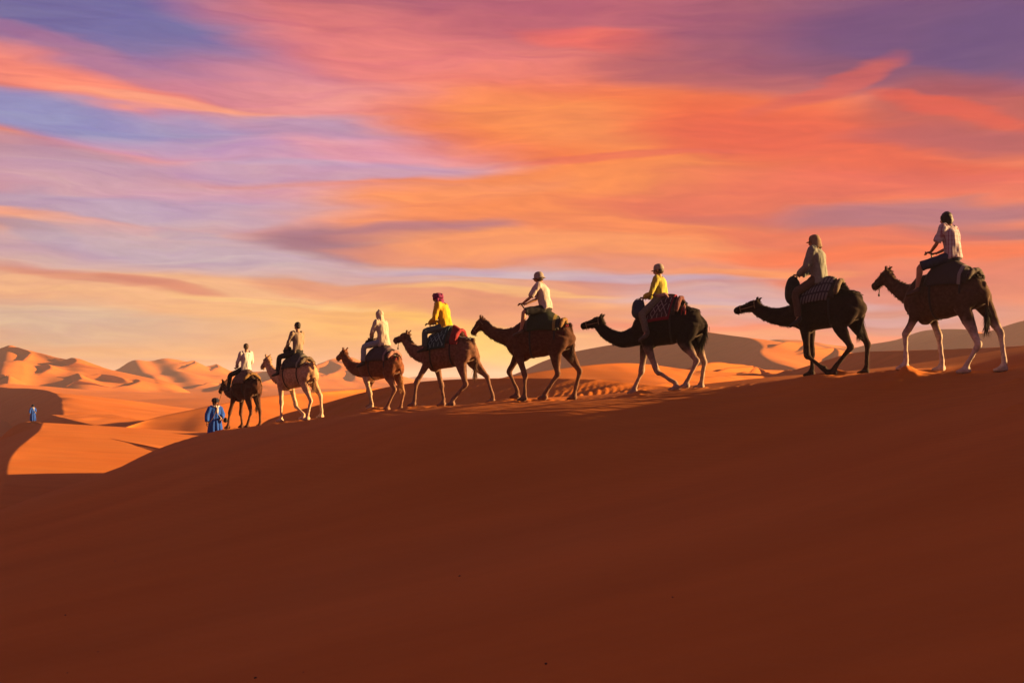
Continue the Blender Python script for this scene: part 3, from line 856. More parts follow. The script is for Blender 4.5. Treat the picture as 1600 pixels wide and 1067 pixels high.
class Trunk:
    def __init__(s, p):
        s.tx, s.sx, s.sz = p['torso']
        s.k = p['back'] / 1.865

    def at(s, x):
        u = (x - s.tx) / s.sx
        c = [np.interp(u, TOR[:, 0], TOR[:, j]) for j in (1, 2, 3)]
        return c[0] * s.k, c[1] * s.k, c[2]

    def hump(s, x):
        return 0.13 * math.exp(-((x - s.tx + 0.08) / 0.30) ** 2)

    def skin(s, x, phi, off):
        """point at angle phi (0 on top, + to the left) and distance off above the hide"""
        zc, hh, hw = s.at(x)
        c = math.cos(phi)
        top = s.hump(x) * max(c, 0) ** 4
        return np.array((x, (hw + off) * math.sin(phi), zc + (hh + off) * c + top))


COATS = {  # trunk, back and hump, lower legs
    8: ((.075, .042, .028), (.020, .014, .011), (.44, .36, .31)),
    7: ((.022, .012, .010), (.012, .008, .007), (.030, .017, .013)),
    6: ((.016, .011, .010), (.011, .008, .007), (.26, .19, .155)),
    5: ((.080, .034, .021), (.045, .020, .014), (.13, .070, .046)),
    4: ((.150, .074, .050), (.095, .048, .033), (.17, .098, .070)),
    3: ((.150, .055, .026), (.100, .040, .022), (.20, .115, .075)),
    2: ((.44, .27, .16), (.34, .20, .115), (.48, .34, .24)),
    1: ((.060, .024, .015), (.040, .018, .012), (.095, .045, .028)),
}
CAMEL_LABEL = {
    8: 'tall brown camel with pale lower legs, last in the line at the far right',
    7: 'near-black camel stretching its neck out level, under the rider in grey shirt and flap cap',
    6: 'black camel with grey legs and low swinging neck, under the lime shirted rider',
    5: 'dark brown camel in the middle, under the rider in bucket hat and pale shirt',
    4: 'brown long-legged camel under the rider in magenta turban',
    3: 'small russet camel with one pale foreleg, under the rider in cream hood',
    2: 'light tan camel turned away, second in the line from the front',
    1: 'dark brown lead camel seen from behind, beside the man in blue robe',
}


def build_camel(i):
    p = POSE[i]
    P, Fw, Lf, yaw = STN[i]
    T = Trunk(p)
    tx, sx, sz = p['torso']
    k = T.k
    mb = MB()
    mb.loft([(tx + sx * a, 0, b * k) for a, b, c, d in TOR], [(d, c * k) for a, b, c, d in TOR], n=20, sub=2)
    mb.ball((tx - .08 * sx, 0, 1.80 * k), (.36, .15, .20))
    mb.ball((tx + .42 * sx, 0, .955 * k), (.13, .11, .07))
    lp = lambda a, b, t: (a[0] + (b[0] - a[0]) * t, a[1] + (b[1] - a[1]) * t)
    for key in ('fn', 'ff', 'hn', 'hf'):
        sd = 1 if key[1] == 'n' else -1
        a, kn, ft = p[key]
        lifted = (i == 7 and key == 'fn')
        L3 = lambda q, y: (q[0], sd * y, q[1])
        fet = (ft[0] - .035, ft[1] + .12) if not lifted else lp(ft, kn, .22)
        if key[0] == 'f':
            sh = (tx + .48 * sx, 1.42 * k)
            pts = [L3(sh, .16), L3(lp(sh, a, .6), .175), L3(a, .17), L3(lp(a, kn, .5), .175), L3(kn, .18), L3(lp(kn, fet, .2), .185), L3(lp(kn, fet, .6), .19), L3(fet, .19), L3((ft[0], ft[1] + .05), .19)]
            rad = [(.10, .17), (.10, .15), (.080, .108), (.060, .072), (.066, .074), (.046, .050), (.042, .044), (.050, .054), (.054, .06)]
        else:
            hp = (tx - .50 * sx, 1.44 * k)
            pts = [L3(hp, .14), L3(lp(hp, a, .55), .17), L3(a, .175), L3(lp(a, kn, .5), .18), L3(lp(a, kn, .85), .185), L3(kn, .185), L3(lp(kn, fet, .25), .19), L3(lp(kn, fet, .65), .19), L3(fet, .19), L3((ft[0], ft[1] + .05), .19)]
            rad = [(.15, .25), (.14, .22), (.115, .16), (.085, .105), (.058, .07), (.058, .074), (.047, .052), (.042, .045), (.050, .054), (.054, .06)]
        mb.loft(pts, rad, n=12)
        if lifted:
            mb.loft([L3(lp(ft, kn, .2), .19), L3(ft, .19), L3((ft[0] - .07, ft[1] + .01), .19)], [.05, (.075, .055), (.05, .03)], n=10)
        else:
            for t in (-1, 1):     # two toes on a broad pad
                mb.loft([(ft[0] - .09, sd * .19 + t * .02, ft[1] + .02), (ft[0], sd * .19 + t * .032, ft[1] + .015), (ft[0] + .09, sd * .19 + t * .042, ft[1]), (ft[0] + .15, sd * .19 + t * .045, ft[1] - .015)],
                        [(.045, .045), (.055, .055), (.05, .042), (.03, .022)], n=10)
    nk = p['neck']; hd = p['head']
    npts = [(tx + .40 * sx, 1.40 * k)] + nk + [hd[0]]
    mb.loft([(x, 0, z) for x, z in npts], [(.18, .31), (.15, .235), (.118, .178), (.10, .142), (.09, .122), (.084, .108)], n=16)
    h0, h1 = np.array((hd[0][0], 0, hd[0][1])), np.array((hd[1][0], 0, hd[1][1]))
    ax = h1 - h0; hl = np.linalg.norm(ax); ax /= hl
    up = np.cross(ax, (0, 1, 0)); up = -up if up[2] < 0 else up
    H = lambda t, y, u: h0 + ax * (t * hl) + np.array((0, y, 0)) + up * u
    mb.loft([H(-.10, 0, -.03), H(.03, 0, -.01), H(.22, 0, -.012), H(.42, 0, -.02), H(.62, 0, -.022), H(.80, 0, -.025), H(.94, 0, -.03), H(1.02, 0, -.035)],
            [(.065, .08), (.092, .11), (.102, .126), (.088, .104), (.072, .084), (.074, .080), (.062, .062), (.032, .034)], n=14)
    mb.ball(H(.88, 0, -.085), (.055, .04, .03))                                    # hanging lower lip
    for sd in (-1, 1):
        mb.ball(H(.27, sd * .072, .062), (.045, .028, .03))                       # brow ridge
        mb.loft([H(-.02, sd * .055, .065), H(-.10, sd * .085, .12), H(-.17, sd * .095, .15)], [.034, .03, .008], n=8)   # ear
    tl = p['tail']
    mb.loft([(tx - .70 * sx, 0, tl[0][1] + .02)] + [(x, 0.02, z) for x, z in tl], [.06, .045, .03, .02], n=8)
    me = fuse('body', mb, 0.024, 3, 0.5)
    co = coords(me); nr = normals(me)
    z = co[:, 2]
    shag = np.clip((z - 1.45) / .3, 0, 1)
    co = co + nr * (0.006 * fbm(co[:, 0] * 9, co[:, 1] * 9, z * 9, o=3) + 0.010 * shag * fbm(co[:, 0] * 20, co[:, 1] * 20, z * 20, o=2))[:, None]
    set_coords(me, co)

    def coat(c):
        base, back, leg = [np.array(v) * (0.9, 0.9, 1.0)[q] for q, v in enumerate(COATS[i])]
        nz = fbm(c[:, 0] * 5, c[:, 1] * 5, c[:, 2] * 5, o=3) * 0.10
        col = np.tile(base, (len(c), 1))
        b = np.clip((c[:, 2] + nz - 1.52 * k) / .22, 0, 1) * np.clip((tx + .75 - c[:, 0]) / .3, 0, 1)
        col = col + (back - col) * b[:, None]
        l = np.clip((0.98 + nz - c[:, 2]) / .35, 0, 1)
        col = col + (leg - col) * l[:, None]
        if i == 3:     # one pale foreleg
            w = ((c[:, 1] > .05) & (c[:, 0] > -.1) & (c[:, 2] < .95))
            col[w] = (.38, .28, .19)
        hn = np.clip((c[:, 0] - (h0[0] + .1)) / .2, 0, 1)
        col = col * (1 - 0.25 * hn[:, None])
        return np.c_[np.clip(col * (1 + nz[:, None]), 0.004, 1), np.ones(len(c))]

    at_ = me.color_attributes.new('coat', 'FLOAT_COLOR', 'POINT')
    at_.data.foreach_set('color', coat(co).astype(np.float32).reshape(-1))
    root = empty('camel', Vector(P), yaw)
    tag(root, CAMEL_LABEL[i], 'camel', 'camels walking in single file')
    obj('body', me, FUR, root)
    # loose hair: poll, nape, throat, hump and tail brush
    V, Fc, base = [], [], []
    r = random.Random(i * 13)
    idx = rng.permutation(len(co))[:20000]
    ls = 0
    for j in idx:
        c, n = co[j], nr[j]
        onhump = c[2] > 1.66 * k and c[0] < tx + .4 and abs(c[1]) < .26
        nape = c[0] > tx + .6 and n[2] > .55 and c[2] > 1.1
        throat = c[0] > tx + .62 and n[2] < -.55 and c[2] > 1.0
        poll = (c[0] - h0[0]) ** 2 + (c[2] - h0[1 if False else 2]) ** 2 < .022 and n[2] > 0
        pr = .6 if poll else .45 if onhump else .35 if (nape or throat) else 0
        if r.random() > pr or c[2] < .9: continue
        ln = r.uniform(.02, .04) if poll else r.uniform(.02, .05)
        d = np.array(n) + np.array((-.9, r.uniform(-.4, .4), -.6 if not poll else .0)) * r.uniform(.7, 1.5)
        d /= np.linalg.norm(d)
        s_ = np.cross(d, (r.uniform(-1, 1), r.uniform(-1, 1), r.uniform(-1, 1))); s_ /= np.linalg.norm(s_) + 1e-9
        b0 = len(V)
        V += [c - s_ * .007, c + s_ * .007, c + d * ln * .6 + s_ * .005, c + d * ln]
        Fc += [(b0, b0 + 1, b0 + 2), (b0, b0 + 2, b0 + 3)]
    brush0 = len(V)
    tp = np.array((tl[-1][0], .02, tl[-1][1])); tb = np.array((tl[-2][0], .02, tl[-2][1]))
    for q in range(340):
        t = r.random() ** .7
        c = tb + (tp - tb) * t + np.array((r.gauss(0, .014), r.gauss(0, .014), 0))
        ln = r.uniform(.14, .30)
        d = np.array((r.gauss(0, .16), r.gauss(0, .16), -1.0)); d /= np.linalg.norm(d)
        s_ = np.array((r.uniform(-1, 1), r.uniform(-1, 1), 0)); s_ /= np.linalg.norm(s_) + 1e-9
        b0 = len(V)
        V += [c - s_ * .005, c + s_ * .005, c + d * ln * .6 + s_ * .005, c + d * ln]
        Fc += [(b0, b0 + 1, b0 + 2), (b0, b0 + 2, b0 + 3)]
    hm = mesh('hair', V, Fc)
    hc = coat(np.array(V)) * np.array((.85, .85, .85, 1))
    tailcol = {3: (.40, .22, .09), 8: (.03, .022, .018), 2: (.30, .17, .09)}.get(i, tuple(np.array(COATS[i][1]) * 1.2))
    hc[brush0:, :3] = tailcol
    a2 = hm.color_attributes.new('coat', 'FLOAT_COLOR', 'POINT')
    a2.data.foreach_set('color', hc.astype(np.float32).reshape(-1))
    obj('hair', hm, HAIR, root)
    for sd in (-1, 1):
        MB().ball(H(.27, sd * .083, .035), (.018, .014, .016), 10, 7).build('eye', EYE, root)
    # rope halter round muzzle and poll, a knot hanging under the chin
    hb = MB()
    for t, ry, ru, uo in ((.70, .072, .080, -.022), (.08, .096, .115, -.012)):
        ring = [H(t, ry * math.cos(a), uo + ru * math.sin(a)) for a in np.linspace(0, 2 * math.pi, 17)]
        hb.loft(ring, [.009] * 17, n=5, sub=1, caps=False)
    for sd in (-1, 1): hb.loft([H(.08, sd * .092, -.02), H(.40, sd * .094, -.03), H(.70, sd * .07, -.03)], [.008] * 3, n=5, sub=1)
    kp = H(.72, 0, -.105)
    if i in (8, 4): hb.ball(kp + np.array((.01, 0, -.14)), (.022, .022, .03), 8, 6)
    if i in (8, 4): hb.loft([kp + np.array((0, 0, .02)), kp + np.array((0, 0, -.05)), kp + np.array((.01, 0, -.11))], [.008, .008, .010], n=6)
    hb.build('halter', ROPE_MAT if i not in (8, 4) else STRAP, root)
    return root, T, H


# ------------------------------------------------------------------ woven patterns for the saddle rugs
def cloth(name, color, rough=0.9, amt=0.18):
    return new_mat(name, color, rough, noise=(26, amt), bump=(140, 0.35, 0.006), sheen=0.03)


def rug_mat(name, ground, mark, kind, border=None):
    m = bpy.data.materials.new(name); m.use_nodes = True
    nt = m.node_tree; b = nt.nodes['Principled BSDF']; N, Lk = nt.nodes.new, nt.links.new
    b.inputs['Roughness'].default_value = 0.92; b.inputs['Specular IOR Level'].default_value = 0.15
    uvn = N('ShaderNodeUVMap'); uvn.uv_map = 'UVMap'
    sep = N('ShaderNodeSeparateXYZ'); Lk(uvn.outputs[0], sep.inputs[0])

    def M(op, a, c=None, d=None):
        n = N('ShaderNodeMath'); n.operation = op
        for q, v in enumerate((a, c, d)):
            if v is None: continue
            if isinstance(v, (int, float)): n.inputs[q].default_value = v
            else: Lk(v, n.inputs[q])
        return n.outputs[0]
    U, V = sep.outputs[0], sep.outputs[1]
    frac = lambda a: M('FRACT', a)
    if kind == 'stripe':          # bands across, thin dark lines
        f = frac(M('MULTIPLY', U, 9.0)); m1 = M('LESS_THAN', f, 0.55)
        g = frac(M('MULTIPLY', V, 7.0)); m2 = M('GREATER_THAN', g, 0.22)
        mask = M('MULTIPLY', m1, m2)
    elif kind == 'motif':         # blocky woven signs
        cu, cv_ = frac(M('MULTIPLY', U, 5.0)), frac(M('MULTIPLY', V, 8.0))
        tri = M('ABSOLUTE', M('SUBTRACT', cu, 0.5))
        z1 = M('LESS_THAN', M('ABSOLUTE', M('SUBTRACT', M('ABSOLUTE', M('SUBTRACT', cv_, 0.5)), tri)), 0.085)
        bar = M('MULTIPLY', M('LESS_THAN', tri, 0.07), M('LESS_THAN', M('ABSOLUTE', M('SUBTRACT', cv_, 0.5)), 0.38))
        vo = N('ShaderNodeTexWhiteNoise'); vo.noise_dimensions = '2D'
        cb = N('ShaderNodeCombineXYZ'); Lk(M('FLOOR', M('MULTIPLY', U, 5.0)), cb.inputs[0]); Lk(M('FLOOR', M('MULTIPLY', V, 8.0)), cb.inputs[1]); Lk(cb.outputs[0], vo.inputs['Vector'])
        pick = M('GREATER_THAN', vo.outputs['Value'], 0.45)
        mask = M('ADD', M('MULTIPLY', z1, pick), M('MULTIPLY', bar, M('SUBTRACT', 1.0, pick)))
        inside = M('MULTIPLY', M('LESS_THAN', M('ABSOLUTE', M('SUBTRACT', U, 0.5)), 0.42), M('LESS_THAN', M('ABSOLUTE', M('SUBTRACT', M('ABSOLUTE', M('SUBTRACT', V, 0.5)), 0.28)), 0.18))
        mask = M('MULTIPLY', mask, inside)
    else:                         # plain field, one woven band at the rear hem
        mask = M('MULTIPLY', M('LESS_THAN', M('ABSOLUTE', M('SUBTRACT', U, 0.07)), 0.045), 0.85)
    nz = N('ShaderNodeTexNoise'); nz.inputs['Scale'].default_value = 60; nz.inputs['Detail'].default_value = 2; Lk(uvn.outputs[0], nz.inputs['Vector'])
    mx = N('ShaderNodeMix'); mx.data_type = 'RGBA'; Lk(mask, mx.inputs[0]); mx.inputs[6].default_value = (*ground, 1); mx.inputs[7].default_value = (*mark, 1)
    col = mx.outputs[2]
    if border:
        e = M('MAXIMUM', M('ABSOLUTE', M('SUBTRACT', U, 0.5)), M('ABSOLUTE', M('SUBTRACT', V, 0.5)))
        bm = M('GREATER_THAN', e, 0.455)
        m2 = N('ShaderNodeMix'); m2.data_type = 'RGBA'; Lk(bm, m2.inputs[0]); Lk(col, m2.inputs[6]); m2.inputs[7].default_value = (*border, 1); col = m2.outputs[2]
    mr = N('ShaderNodeMapRange'); Lk(nz.outputs[0], mr.inputs[0]); mr.inputs[3].default_value, mr.inputs[4].default_value = 0.7, 1.3
    mu = N('ShaderNodeMix'); mu.data_type = 'RGBA'; mu.blend_type = 'MULTIPLY'; mu.inputs[0].default_value = 1
    Lk(col, mu.inputs[6]); Lk(mr.outputs[0], mu.inputs[7]); Lk(mu.outputs[2], b.inputs['Base Color'])
    bp = N('ShaderNodeBump'); bp.inputs['Strength'].default_value = 0.4; bp.inputs['Distance'].default_value = 0.01
    Lk(nz.outputs[0], bp.inputs['Height']); Lk(bp.outputs[0], b.inputs['Normal'])
    return m


def drape(name, T, x0, x1, f0, f1, off, thick, mat, parent, org, nx=26, nf=34, edge=0.0, wave=0.012, seed=0, skew=0.0):
    """A cloth or pad lying over the trunk from angle f0 (right) to f1 (left, degrees); off(x01, f01) is the gap below it."""
    O, I, uv = [], [], []
    for a in range(nx):
        u = a / (nx - 1)
        for b in range(nf):
            v = b / (nf - 1)
            ph = math.radians(f0 + (f1 - f0) * v)
            x = x0 + (x1 - x0) * u + skew * (abs(v - .5) * 2) ** 1.5
            o_ = off(u, v)
            ed = min(u, 1 - u) * (nx - 1) * 0.5
            rnd = 1 - edge * max(0.0, 1 - min(1, min(ed, min(v, 1 - v) * (nf - 1) * .5) / 2.0)) ** 2
            w = wave * float(vnoise(np.array([x * 7 + seed]), np.array([ph * 4 + seed]))[0]) * (0.4 + abs(v - .5) * 2)
            O.append(T.skin(x, ph, o_ + thick * rnd + w)); I.append(T.skin(x, ph, o_ + w * (0 if edge else 1)))
            uv.append((u, v))
    V = O + I
    n = nx * nf
    Fc = []
    for a in range(nx - 1):
        for b in range(nf - 1):
            q = a * nf + b
            Fc.append((q, q + nf, q + nf + 1, q + 1)); Fc.append((n + q, n + q + 1, n + q + nf + 1, n + q + nf))
    for a in range(nx - 1):
        for b in (0, nf - 1):
            q = a * nf + b; Fc.append((q, n + q, n + q + nf, q + nf) if b else (q, q + nf, n + q + nf, n + q))
    for b in range(nf - 1):
        for a in (0, nx - 1):
            q = a * nf + b; Fc.append((q, q + 1, n + q + 1, n + q) if a == 0 else (q, n + q, n + q + 1, q + 1))
    me = mesh(name, [v - org for v in V], Fc)
    ul = me.uv_layers.new(name='UVMap')
    uvs = np.array(uv + uv)
    li = np.empty(len(me.loops), np.int32); me.loops.foreach_get('vertex_index', li)
    ul.data.foreach_set('uv', uvs[li].astype(np.float32).reshape(-1))
    bm = bmesh.new(); bm.from_mesh(me); bmesh.ops.recalc_face_normals(bm, faces=bm.faces); bm.to_mesh(me); bm.free()
    return obj(name, me, mat, parent)


# ------------------------------------------------------------------ people
SKIN = new_mat('skin_tanned', (0.30, 0.155, 0.095), 0.55, noise=(12, 0.12))
SKIN_DARK = new_mat('skin_brown', (0.16, 0.075, 0.042), 0.55, noise=(12, 0.12))
HAIR_MATS = {'black': new_mat('black_hair', (0.012, 0.009, 0.008), 0.5, noise=(40, 0.4), bump=(90, 0.8, 0.01)),
             'brown': new_mat('brown_hair', (0.035, 0.018, 0.012), 0.5, noise=(40, 0.4), bump=(90, 0.8, 0.01))}
SHOE = new_mat('dark_shoe', (0.018, 0.016, 0.016), 0.6, noise=(30, 0.2))


def folds(me, amp, sc):
    co = coords(me); nr = normals(me)
    d = vnoise(co[:, 0] * sc + 3, co[:, 1] * sc, co[:, 2] * sc * .45) + .5 * vnoise(co[:, 0] * sc * 2.3, co[:, 1] * sc * 2.3, co[:, 2] * sc * .9)
    set_coords(me, co + nr * (amp * d)[:, None])


def add_head(mb, c, yaw=0.0, pitch=0.0, s=1.0):
    """skull, jaw, nose, brow, ears around c; faces local +x turned by yaw"""
    R = Matrix.Rotation(yaw, 3, 'Z') @ Matrix.Rotation(pitch, 3, 'Y')
    D = lambda x, y, z: np.array(c) + s * np.array(R @ Vector((x, y, z)))
    mb.ball(D(-.008, 0, .022), (.098 * s, .077 * s, .095 * s), rot=R)
    mb.loft([D(.012, 0, .01), D(.028, 0, -.05), D(.035, 0, -.098)], [(.068 * s, .075 * s), (.058 * s, .062 * s), (.034 * s, .03 * s)], n=12)
    mb.loft([D(.082, 0, .025), D(.105, 0, -.012), D(.112, 0, -.03), D(.085, 0, -.04)], [.010 * s, .014 * s, .018 * s, .012 * s], n=8)
    mb.loft([D(.082, -.045, .035), D(.096, 0, .036), D(.082, .045, .035)], [.012 * s] * 3, n=8)
    mb.loft([D(.082, -.024, -.062), D(.094, 0, -.064), D(.082, .024, -.062)], [.011 * s] * 3, n=8)
    for sd in (-1, 1):
        mb.ball(D(-.005, sd * .08, .0), (.024 * s, .012 * s, .034 * s), 10, 7, rot=R)
    return D, R


def add_hand(mb, wrist, d, down, sd, curl=1.0, s=1.0):
    """palm and five separate fingers; d: pointing, down: palm side, sd: +1 left hand"""
    d = np.array(d, float); d /= np.linalg.norm(d)
    dn = np.array(down, float); dn -= d * (d @ dn); dn /= np.linalg.norm(dn)
    ac = np.cross(d, dn) * sd
    w = np.array(wrist)
    mb.loft([w, w + d * .035 * s, w + d * .085 * s], [(.027 * s, .021 * s), (.041 * s, .02 * s), (.042 * s, .017 * s)], n=10, side=tuple(ac))
    for q, (o, l) in enumerate(((-.031, .062), (-.010, .076), (.011, .081), (.031, .073))):
        b = w + d * .08 * s + ac * o * s
        a1, a2, a3 = .35 * curl, 1.05 * curl, 1.75 * curl
        e1 = b + (d * math.cos(a1) + dn * math.sin(a1)) * l * .42 * s
        e2 = e1 + (d * math.cos(a2) + dn * math.sin(a2)) * l * .33 * s
        e3 = e2 + (d * math.cos(a3) + dn * math.sin(a3)) * l * .27 * s
        mb.loft([b - d * .01, e1, e2, e3], [.0105 * s, .0098 * s, .009 * s, .0075 * s], n=6, sub=2)
    t0 = w + d * .03 * s + ac * .034 * s
    t1 = t0 + (ac * .028 + d * .022 + dn * .018) * s
    t2 = t1 + (d * .026 + dn * .026 * curl + ac * .002) * s
    mb.loft([t0 - ac * .012, t1, t2], [.014 * s, .0115 * s, .009 * s], n=6, sub=2)


def mid(a, b, t): return np.array(a) + (np.array(b) - np.array(a)) * t


def build_person(name, label, J, st, loc, yaw, org):
    """J: joints (world-scale, model axes); st: what the person wears. Returns the root."""
    root = empty(name, loc, yaw)
    tag(root, label, 'person', st.get('group'))
    skin = st.get('skin', SKIN)
    g = lambda k: np.array(J[k], float)
    sub = lambda mb: mb.shift(-org)
    # body
    mb = MB()
    D, R = add_head(mb, g('head'), st.get('turn', 0.0), st.get('nod', 0.12))
    mb.loft([g('neck') - np.array((0.02, 0, .06)), g('neck'), mid(g('neck'), g('head'), .7)], [(.075, .065), (.056, .058), (.05, .055)], n=12)
    mb.loft([g('pelvis'), mid(g('pelvis'), g('neck'), .35), mid(g('pelvis'), g('neck'), .75), g('neck') - np.array((0, 0, .03))], [(.14, .10), (.125, .09), (.13, .085), (.07, .05)], n=14)
    for s_, sd in (('L', 1), ('R', -1)):
        mb.loft([g('sh' + s_), mid(g('sh' + s_), g('el' + s_), .5), g('el' + s_), mid(g('el' + s_), g('wr' + s_), .35), g('wr' + s_)], [.040, .038, .036, .036, .027], n=10)
        fw = g('wr' + s_) - g('el' + s_)
        add_hand(mb, g('wr' + s_), J.get('hd' + s_, fw), J.get('pm' + s_, (0.1, 0, -1)), sd, st.get('curl', 1.0))
        mb.loft([g('hip' + s_), mid(g('hip' + s_), g('kn' + s_), .5), g('kn' + s_), mid(g('kn' + s_), g('an' + s_), .3), mid(g('kn' + s_), g('an' + s_), .8), g('an' + s_)], [.085, .075, .056, .058, .038, .036], n=12)
        mb.loft([g('an' + s_), mid(g('an' + s_), g('to' + s_), .5) - np.array((0, 0, .02)), g('to' + s_)], [(.036, .04), (.042, .034), (.03, .02)], n=10)
    body = obj('body', fuse('body', sub(mb), 0.014, 2, 0.5), skin, root)
    for sd in (-1, 1):
        MB().ball(D(.083, sd * .032, .012) - org, (.012, .012, .012), 8, 6).build('eye', EYE, root)
    # shirt
    k = st.get('bulk', 1.0)
    pv, nkp = g('pelvis'), g('neck')
    lean = nkp - pv
    mb = MB()
    hem = st.get('hem', .02)
    mb.loft([pv - lean / np.linalg.norm(lean) * hem, pv + lean * .15, pv + lean * .45, pv + lean * .72, pv + lean * .90, nkp + np.array((0, 0, .0))],
            [(.185 * k, .135 * k), (.175 * k, .13 * k), (.172 * k, .128 * k), (.19 * k, .132 * k), (.165 * k, .10 * k), (.066, .066)], n=22)
    cut = st.get('sleeve', 1.0)
    for s_ in 'LR':
        a, e, w = g('sh' + s_), g('el' + s_), g('wr' + s_)
        if cut >= 1: mb.loft([mid(nkp, a, .6), a, mid(a, e, .5), e, mid(e, w, .5), mid(e, w, .92)], [.08 * k, .08 * k, .068 * k, .060 * k, .052 * k, .045 * k], n=12)
        else: mb.loft([mid(nkp, a, .6), a, mid(a, e, .5), mid(a, e, .9)], [.078 * k, .078 * k, .070 * k, .068 * k], n=12)
    me = fuse('shirt', sub(mb), 0.018, 2, 0.4); folds(me, 0.015, 10)
    sh_me = me
    if st.get('uvshirt'): pass
    obj('shirt', me, st['shirt'], root)
    # trousers
    mb = MB()
    mb.loft([pv + lean * .16, pv, pv - np.array((0, 0, .08))], [(.165, .125), (.175, .14), (.14, .11)], n=18)
    short = st.get('shorts', False)
    for s_ in 'LR':
        h, kn, an = g('hip' + s_), g('kn' + s_), g('an' + s_)
        if short: mb.loft([h, mid(h, kn, .5), mid(h, kn, .98)], [.11, .10, .088], n=14)
        else: mb.loft([h, mid(h, kn, .5), kn, mid(kn, an, .45), mid(kn, an, .92)], [.112, .098, .082, .076, .068], n=14)
    me = fuse('shorts' if short else 'trousers', sub(mb), 0.018, 2, 0.4); folds(me, 0.009, 10)
    obj('shorts' if short else 'trousers', me, st['legs'], root)
    # shoes
    for s_ in 'LR':
        a, t = g('an' + s_), g('to' + s_)
        d = t - a; d /= np.linalg.norm(d)
        mb = MB().loft([a + np.array((0, 0, st.get('boot', .03))), a - np.array((0, 0, .03)) - d * .03, mid(a, t, .5) - np.array((0, 0, .025)), t + d * .02 - np.array((0, 0, .01)), t + d * .045], [(.045, .05), (.05, .055), (.05, .042), (.042, .03), (.02, .015)], n=12)
        sub(mb).build('shoe', st.get('shoe', SHOE), root)
    # headgear and hair
    c = g('head')
    E = lambda x, y, z: D(x, y, z) - org
    kind = st['top']
    if kind in ('hair', 'bob'):
        mb = MB()
        mb.ball(D(-.022, 0, .035), (.102, .09, .10), 18, 12, rot=R)
        if kind == 'bob':
            mb.ball(D(-.045, 0, -.03), (.085, .10, .11), 18, 12, rot=R)
            for sd in (-1, 1): mb.loft([D(.02, sd * .075, .05), D(.015, sd * .092, -.02), D(.0, sd * .088, -.10)], [.035, .035, .022], n=10)
        else:
            mb.ball(D(-.05, 0, -.02), (.06, .075, .07), 16, 10, rot=R)
        me = fuse('hair', sub(mb), 0.014, 1, 0.4); folds(me, 0.006, 30)
        obj('hair', me, HAIR_MATS[st.get('haircol', 'black')], root)
    elif kind in ('cap', 'flapcap', 'bucket'):
        mh = st['hat']
        mb = MB()
        hc = MB()
        hc.ball(D(-.02, 0, .0), (.100, .086, .09), 16, 10, rot=R)
        me = fuse('hair', sub(hc), 0.016, 1, 0.4); obj('hair', me, HAIR_MATS['brown'], root)
        prof = [(.108, .02), (.110, .05), (.100, .10), (.075, .135), (.035, .150), (.004, .152)]
        mb2 = MB()
        n = 24
        for r_, z_ in prof:
            for q in range(n):
                a = 2 * math.pi * q / n
                mb2.V.append(D(-.01 + r_ * 1.06 * math.cos(a), r_ * .90 * math.sin(a), z_))
        for j in range(len(prof) - 1):
            for q in range(n):
                a, b = j * n + q, j * n + (q + 1) % n
                mb2.F.append((a, b, b + n, a + n))
        hat = sub(mb2).build('hat', mh, root)
        # brim: a ring, long in front for caps, all round for the bucket hat
        V, Fc = [], []
        arc = np.linspace(-math.pi, math.pi, 33) if kind == 'bucket' else np.linspace(-1.1, 1.1, 17)
        for z_ in (.0, -.007):
            for a in arc:
                for r_ in (.0, 1.0):
                    w_ = .042 if kind == 'bucket' else .055 * math.cos(a * .95)
                    rr = .106 + r_ * max(w_, 0.004)
                    V.append(E(-.01 + rr * 1.06 * math.cos(a), rr * .92 * math.sin(a), .026 + z_ - r_ * (.028 if kind == 'bucket' else .012)))
        m_ = len(arc)
        for b_ in (0, 2 * m_):
            for q in range(m_ - 1):
                f_ = (b_ + 2 * q, b_ + 2 * q + 1, b_ + 2 * q + 3, b_ + 2 * q + 2)
                Fc.append(f_ if b_ == 0 else f_[::-1])
        for q in range(m_ - 1): Fc.append((2 * q + 1, 2 * m_ + 2 * q + 1, 2 * m_ + 2 * q + 3, 2 * q + 3))
        obj('brim', mesh('brim', V, Fc), mh, hat)
        if kind == 'flapcap':
            V, Fc = [], []
            nn, kk = 17, 6
            for th in (0, .008):
                for j in range(kk):
                    t = j / (kk - 1)
                    for a in np.linspace(math.radians(75), math.radians(285), nn):
                        rr = .112 + .012 * t + th + .006 * math.sin(a * 7) * t
                        V.append(E(-.01 + rr * 1.06 * math.cos(a), rr * .95 * math.sin(a), .04 - .17 * t))
            for th in (0, 1):
                for j in range(kk - 1):
                    for q in range(nn - 1):
                        a = th * nn * kk + j * nn + q; f_ = (a, a + 1, a + nn + 1, a + nn)
                        Fc.append(f_ if th else f_[::-1])
            obj('neck_flap', mesh('neck_flap', V, Fc), mh, hat)
    elif kind == 'turban':
        mb = MB()
        for q in range(5):
            tilt = (-.25, .3, -.1, .22, 0)[q]; z_ = (.03, .045, .075, .095, .11)[q]; r_ = (.105, .11, .105, .09, .06)[q]
            ring = [D(-.012 + r_ * 1.05 * math.cos(a), r_ * .95 * math.sin(a), z_ + tilt * r_ * math.cos(a)) for a in np.linspace(0, 2 * math.pi, 21)]
            mb.loft(ring, [(.032, .030)] * 21, n=8, sub=1)
        mb.ball(D(-.012, 0, .06), (.105, .095, .09), rot=R)
        for sd in (-1, 1): mb.loft([D(.0, sd * .09, .03), D(.01, sd * .098, -.05), D(.03, sd * .06, -.12)], [.032, .03, .03], n=8)
        mb.loft([D(-.07, 0, .02), D(-.095, 0, -.05), D(-.10, .02, -.13), D(-.12, .03, -.20)], [(.09, .03), (.10, .04), (.09, .03), (.06, .015)], n=12)
